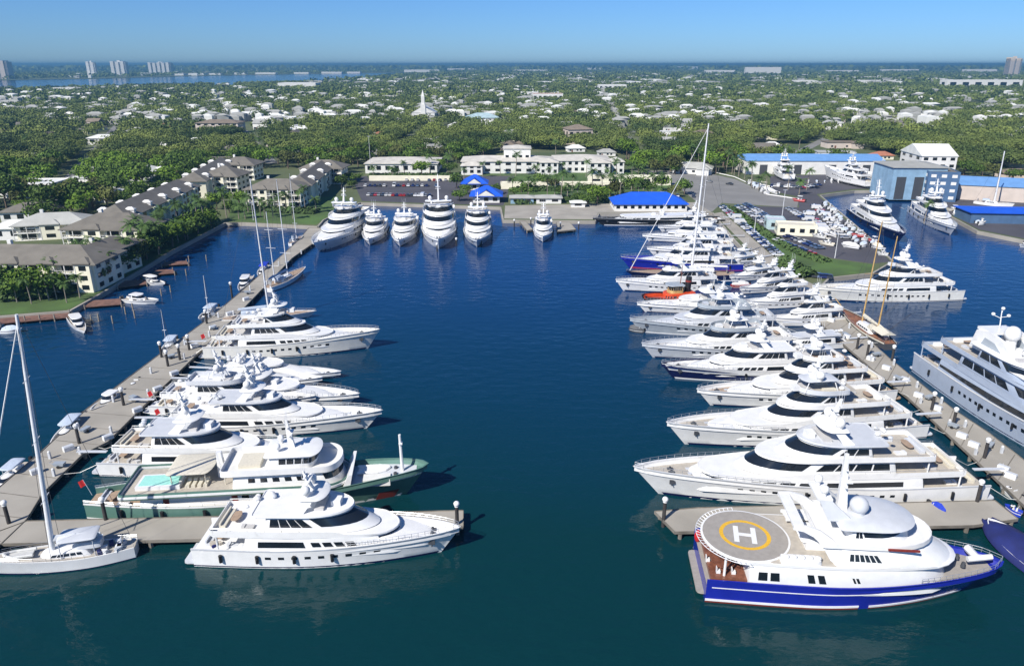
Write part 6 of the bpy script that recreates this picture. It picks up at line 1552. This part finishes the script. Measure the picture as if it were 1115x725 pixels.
# roofs too far to tell apart
def farroofs():
    g = random.Random(77)
    for nm, mt, n in (('distant_houses', 'roofwhite', 560), ('distant_houses', 'roofpale', 800)):
        mb = MB(); c = 0
        while c < n:
            py = 76.5 + g.random() ** 1.15 * 62; px = g.uniform(-50, 1165)
            if px < 470 and py < 100 + 0 * px and py > 78 - 0: 
                if np.interp(px, [0, 461], [87, 78]) < py < np.interp(px, [0, 150, 330, 450], [101, 97, 93, 86]): continue
            p = G(px, py, LZ); s = g.uniform(.7, 1.5); k = 1 + (p.y > 2500) * 1.3; w_ = g.uniform(4.5, 9.5) * s * k; d_ = g.uniform(3, 5.5) * s * k; h = g.uniform(8, 12.5) + (p.y > 2500) * 3
            a = g.choice([0, 0, .3, -.3]); mb.box(p.x - w_, p.x + w_, p.y - d_, p.y + d_, LZ, h, a)
            x0, x1, y0, y1 = p.x - w_, p.x + w_, p.y - d_, p.y + d_
            mb.add([(x0, y0, h), (x1, y0, h), (x1, y1, h), (x0, y1, h), (x0 + d_, p.y, h + 2), (x1 - d_, p.y, h + 2)], [(0, 1, 5, 4), (2, 3, 4, 5), (1, 2, 5), (3, 0, 4)]); c += 1
        tag(mb.build(nm, mt, smooth=0), 'scatter of tiny %s roofs far off in the woods' % ('white' if mt == 'roofwhite' else 'pale grey'), 'houses', kind='stuff')
farroofs()

# shrubs: hedges and beds
def hedge(name, pts, wd, h, label, n=400, cat='hedge'):
    r = random.Random(len(label)); Q = [Vector(q).to_3d() for q in W(pts)]; mb = MB(); seg = [(b - a).length for a, b in zip(Q[:-1], Q[1:])]
    for i in range(n):
        k = r.choices(range(len(seg)), seg)[0]; t = r.random(); a = Q[k]; b = Q[k + 1]; p = a.lerp(b, t); dn = (b - a).normalized(); nn = Vector((-dn.y, dn.x, 0)); y = r.uniform(-1, 1)
        p = p + nn * y * wd / 2; z = LZ + h * math.sqrt(max(0, 1 - y * y * .8)) * r.uniform(.35, 1.05); nrm = (nn * y + Vector((r.gauss(0, .5), r.gauss(0, .5), 1))).normalized()
        t1 = nrm.orthogonal().normalized(); t2 = nrm.cross(t1); l = r.uniform(.4, .9) * (1 + h * .15); c = Vector((p.x, p.y, z)); mb.add([c - t1 * l, c + t2 * l * .8, c + t1 * l, c - t2 * l * .8], [(0, 1, 2, 3)])
    tag(mb.build(name, 'shrub', smooth=0), label, cat)
hedge('hedge', [(0, 326), (60, 321), (98, 308), (150, 278), (230, 243)], 9, 5.0, 'dark hedge along the foot of the canal apartments', 3800)
hedge('hedge', [(256, 228), (345, 232)], 8, 2.2, 'low planting below the pale block at the canal head', 900)
hedge('hedge', [(795, 227), (826, 250), (868, 275), (900, 286)], 5, 1.3, 'green hedge strip between promenade cars and boatyard lot', 1500)
hedge('hedge', [(852, 288), (864, 295), (880, 303)], 7, 3.2, 'dark round bushes where the promenade meets the dock', 700)
hedge('hedge', [(402, 193), (495, 193)], 6, 2.6, 'clipped bushes before the low white hall', 900)
hedge('hedge', [(560, 208), (700, 205)], 7, 2.4, 'garden bushes below the mansion wall', 1500)
hedge('hedge', [(560, 222), (600, 219), (660, 218)], 8, 2.4, 'bushes behind the quay boathouses', 1200)

# ------------------------------------------------------------- cars
CN = ['white', 'black', 'grey', 'dark blue', 'red', 'slate blue']
def car_proto(k, van=False):
    e = empty('parked_car' if not van else 'parked_van', None, 'car' if not van else 'van'); mb = MB()
    if van: prof = [(-2.6, .35), (-2.6, 2.1), (1.6, 2.15), (2.2, 1.3), (2.7, 1.1), (2.7, .35)]
    else: prof = [(-2.2, .35), (-2.25, .95), (-1.2, 1.02), (1.0, .98), (2.1, .82), (2.2, .4)]
    def ex(mb, prof, w0, w1):
        n = len(prof); mb.add([(x, -w0, z) for x, z in prof] + [(x, w0, z) for x, z in prof], [tuple(range(n)), tuple(range(2 * n - 1, n - 1, -1))] + [(i, (i + 1) % n, n + (i + 1) % n, n + i) for i in range(n)])
    ex(mb, prof, .9, .9)
    if not van: mb.loft([outl(-1.35, .8, .82, .3, .98, cr=.2), outl(-.9, .2, .66, .2, 1.46, cr=.2)])
    mb.build('body', 'car%d' % k, e, 30)
    mb = MB()
    if van: mb.loft([[(1.66, -.8, 2.1), (1.66, .8, 2.1), (2.23, .8, 1.35), (2.23, -.8, 1.35)], [(1.72, -.8, 2.1), (1.72, .8, 2.1), (2.28, .8, 1.35), (2.28, -.8, 1.35)]])
    else: mb.loft([outl(-1.38, .83, .84, .3, 1.02, cr=.2), outl(-1.0, .3, .71, .2, 1.38, cr=.2)])
    mb.build('windows', 'glass', e, 30)
    for x in (-1.4, 1.4):
        for y in (-.86, .86): mb = MB(); mb.tube((x, y - .1, .33), (x, y + .1, .33), .33, .33, 10); mb.build('wheel', 'black', e, 40)
    index_kids(e); return e
CP = [car_proto(k) for k in range(6)] + [car_proto(0, True)]
rc = random.Random(31)
def row(p0, p1, n, where, ang=None, w_=None):
    a, b = G(*p0, LZ), G(*p1, LZ); d = (b - a); rz = math.atan2(d.y, d.x) + (math.pi / 2 if ang is None else ang)
    for i in range(n):
        if rc.random() < .07: continue
        k = rc.choices(range(7), w_ or [4, 2, 3, 2, 1, 1.2, .6])[0]; p = CP[k]; o = p if p.name not in USED else copy_tree(p); USED.add(p.name)
        o.location = a.lerp(b, (i + .5) / n) + Vector((rc.uniform(-.2, .2), rc.uniform(-.2, .2), .03)); o.rotation_euler = (0, 0, rz + rc.uniform(-.04, .04) + (math.pi if rc.random() < .4 else 0)); o['group'] = 'cars parked ' + where
        CARS.append((o, where, ('white van' if k == 6 else CN[k] + ' car')))
CARS = []
row((784, 224), (848, 280), 30, 'along the promenade')
row((801, 224), (834, 244), 13, 'beside the hedge, near row', w_=[8, 1, 2, 1, 0, 3, 1])
row((812, 223), (840, 240), 11, 'beside the hedge, far row', w_=[8, 1, 2, 1, 0, 3, 1])
row((858, 228), (884, 243), 9, 'right of the white post', w_=[6, 2, 2, 2, 0, 2, 2])
row((846, 262), (884, 278), 10, 'behind the lawn, near row', w_=[3, 2, 2, 6, 1, 2, 1])
row((856, 258), (895, 272), 9, 'behind the lawn, far row', w_=[5, 1, 2, 5, 1, 2, 1])
row((868, 206), (893, 202), 6, 'below the propped yard yachts')
row((766, 198), (800, 202), 3, 'on the curving road', ang=0, w_=[2, 3, 2, 1, 0, 0, 0])
row((400, 213), (470, 214), 18, 'behind the bow on yachts, near row', w_=[6, 2, 2, 3, 1, 1, 1])
row((396, 203), (478, 203), 16, 'behind the bow on yachts, middle row', w_=[7, 2, 2, 3, 1, 1, 1])
row((440, 197), (500, 197), 10, 'behind the bow on yachts, far row', w_=[7, 2, 2, 3, 1, 1, 1])
row((838, 203), (872, 205), 9, 'under the sheds at left of the yard', w_=[5, 2, 2, 2, 1, 1, 2])
row((886, 224), (922, 262), 13, 'beside the left slip yacht', w_=[6, 2, 3, 1, 1, 1, 2])
row((878, 231), (908, 262), 11, 'one row left of the slip yacht', w_=[6, 2, 3, 1, 1, 1, 2])
row((975, 203), (1000, 203), 6, 'before the steel blue hall', w_=[5, 2, 2, 2, 1, 1, 2])
row((1040, 232), (1075, 238), 7, 'on the right quay by the blue shelter', w_=[5, 2, 2, 2, 1, 1, 2])
row((884, 301), (905, 303), 5, 'at the corner above the cream yacht bow', w_=[1, 3, 1, 3, 0, 1, 0])
row((700, 213), (758, 215), 10, 'between the blue restaurant and the road', w_=[4, 2, 3, 1, 1, 1, 1])
gr = {}
for c in CARS: gr.setdefault((c[1], c[2]), []).append(c[0])
for (wh, tx), L_ in gr.items():
    L_.sort(key=lambda o: PX(o.location.x, o.location.y)[0])
    for i, o in enumerate(L_): o['label'] = '%s parked %s%s' % (tx, wh, '' if len(L_) == 1 else ', ' + rank(i, len(L_)))
for p in CP:
    if p.name not in USED:
        for c in list(p.children): bpy.data.objects.remove(c)
        bpy.data.objects.remove(p)
# boats standing in the yard
def yard(label, s, b, hb, **k):
    n = len(COL.objects); r = yacht(label, s, b, hb, **k); r[0].location.z = LZ + 1.2
    mb = MB()
    for i in range(5):
        t = .15 + i * .16
        for sd in (1, -1): p = r[1].pt(t, .1, sd); mb.tube((p.x, p.y + sd * .8, -1.2), (p.x, p.y, .4), .15, .15, 5)
    mb.build('boat_stand', 'darkgrey', r[0])
yard('white yacht propped on stands at the left of the boatyard', (873, 208), (842, 180), 6, hs=3, decks=3, seed=70, deckm='white', dh=2.4, det=0, B=8.5, Lfix=40, boot='darkgrey')
yard('large white yacht propped on stands in the middle of the boatyard', (935, 205), (897, 184), 7, hs=3.4, decks=3, seed=71, deckm='white', det=0, B=9, Lfix=44, boot='darkgrey')
yard('smaller white yacht propped on stands right of the large one', (958, 203), (940, 190), 5, hs=2.4, decks=2, seed=72, deckm='white', det=0, B=6.5, Lfix=26, boot='darkgrey')
sailing('white sailing yacht hauled out in the yard with a leaning mast by the cream shed', (1060, 224), (1105, 222), 3.5, 2.6, 26, .5, stay=False, mr=.5, boom=False)
YB = [((846, 214), (822, 204)), ((838, 208), (816, 200)), ((899, 264), (883, 258)), ((901, 258), (887, 253)), ((876, 223), (862, 219)), ((908, 272), (890, 266)), ((935, 275), (915, 269)), ((942, 262), (926, 258)), ((966, 283), (954, 278)), ((961, 276), (948, 270)), ((956, 270), (944, 264)), ((1046, 233), (1028, 230)), ((1052, 238), (1036, 236)), ((910, 262), (900, 255)), ((918, 258), (908, 250))]
for i, (s, b) in enumerate(YB):
    m_ = motorboat('x', s, b, 1.2, hull=['white', 'white', 'rubber', 'white', 'red', 'canvas_tan'][i % 6] if i != 7 else 'red', top=['cover', 'tee', 'bridge'][i % 3], topm=['white', 'canvas_tan', 'white', 'palegrey'][i % 4])
    m_[0].location.z = LZ + .35
    m_[0]['label'] = ['white covered boat on the ground left in the boatyard, nearer palms', 'white tee topped boat on the ground beside the palms, left yard', 'pale boat stored by the lot beside the left slip yacht, lower left', 'white covered boat stored right behind the pale one in the lot', 'red hulled boat by the white post in the lot',
        'tan boat lying at the front row of stored boats', 'white boat nearest the lawn among the stored boats', 'long bright red boat on the ground by the slip', 'pale boat on the quay corner, nearest the water', 'white boat second from the quay corner', 'red hulled small boat third from the quay corner', 'tan boat by the dark boat hall quay, left',
        'white boat by the dark boat hall quay, right', 'white stored boat just left of the left slip yacht', 'pale stored boat touching the left slip yacht flank'][i]
    m_[0]['group'] = 'boats stored on land'
SB = [m_]
p0 = motorboat('x', (905, 250), (897, 246), 1.5, top='bridge')[0]; index_kids(p0); p1 = motorboat('x', (905, 250), (898, 246), 1.3, top='cover', topm='canvas_pale')[0]; index_kids(p1)
ry = random.Random(8); lots = [((812, 199), (832, 212), 8, 'by the entrance palms'), ((893, 222), (950, 272), 16, 'packed along the slip'), ((884, 226), (938, 272), 13, 'in the second line from the slip'), ((1030, 229), (1068, 247), 8, 'on the dark right quay'), ((878, 200), (955, 199), 10, 'before the long blue roofed shed')]
for a, b, n, wh in lots:
    A_, B_ = G(*a, LZ), G(*b, LZ); L2 = []
    for i in range(n):
        pr = ry.choice([p0, p1]); kn = 'white cabin boat' if pr is p0 else 'pale covered boat'; o = pr if pr.name not in USED else copy_tree(pr); USED.add(pr.name); o.location = A_.lerp(B_, (i + .5) / n) + Vector((ry.uniform(-1, 1), ry.uniform(-1, 1), .35)); o.rotation_euler = (0, 0, math.atan2(B_.y - A_.y, B_.x - A_.x) + 1.57 + ry.uniform(-.3, .3)); s = ry.uniform(.7, 1.1); o.scale = (s, s, s)
        o['label'] = '%s stored %s, %s' % (kn, wh, rank(i, n)); o['group'] = 'boats stored ' + wh
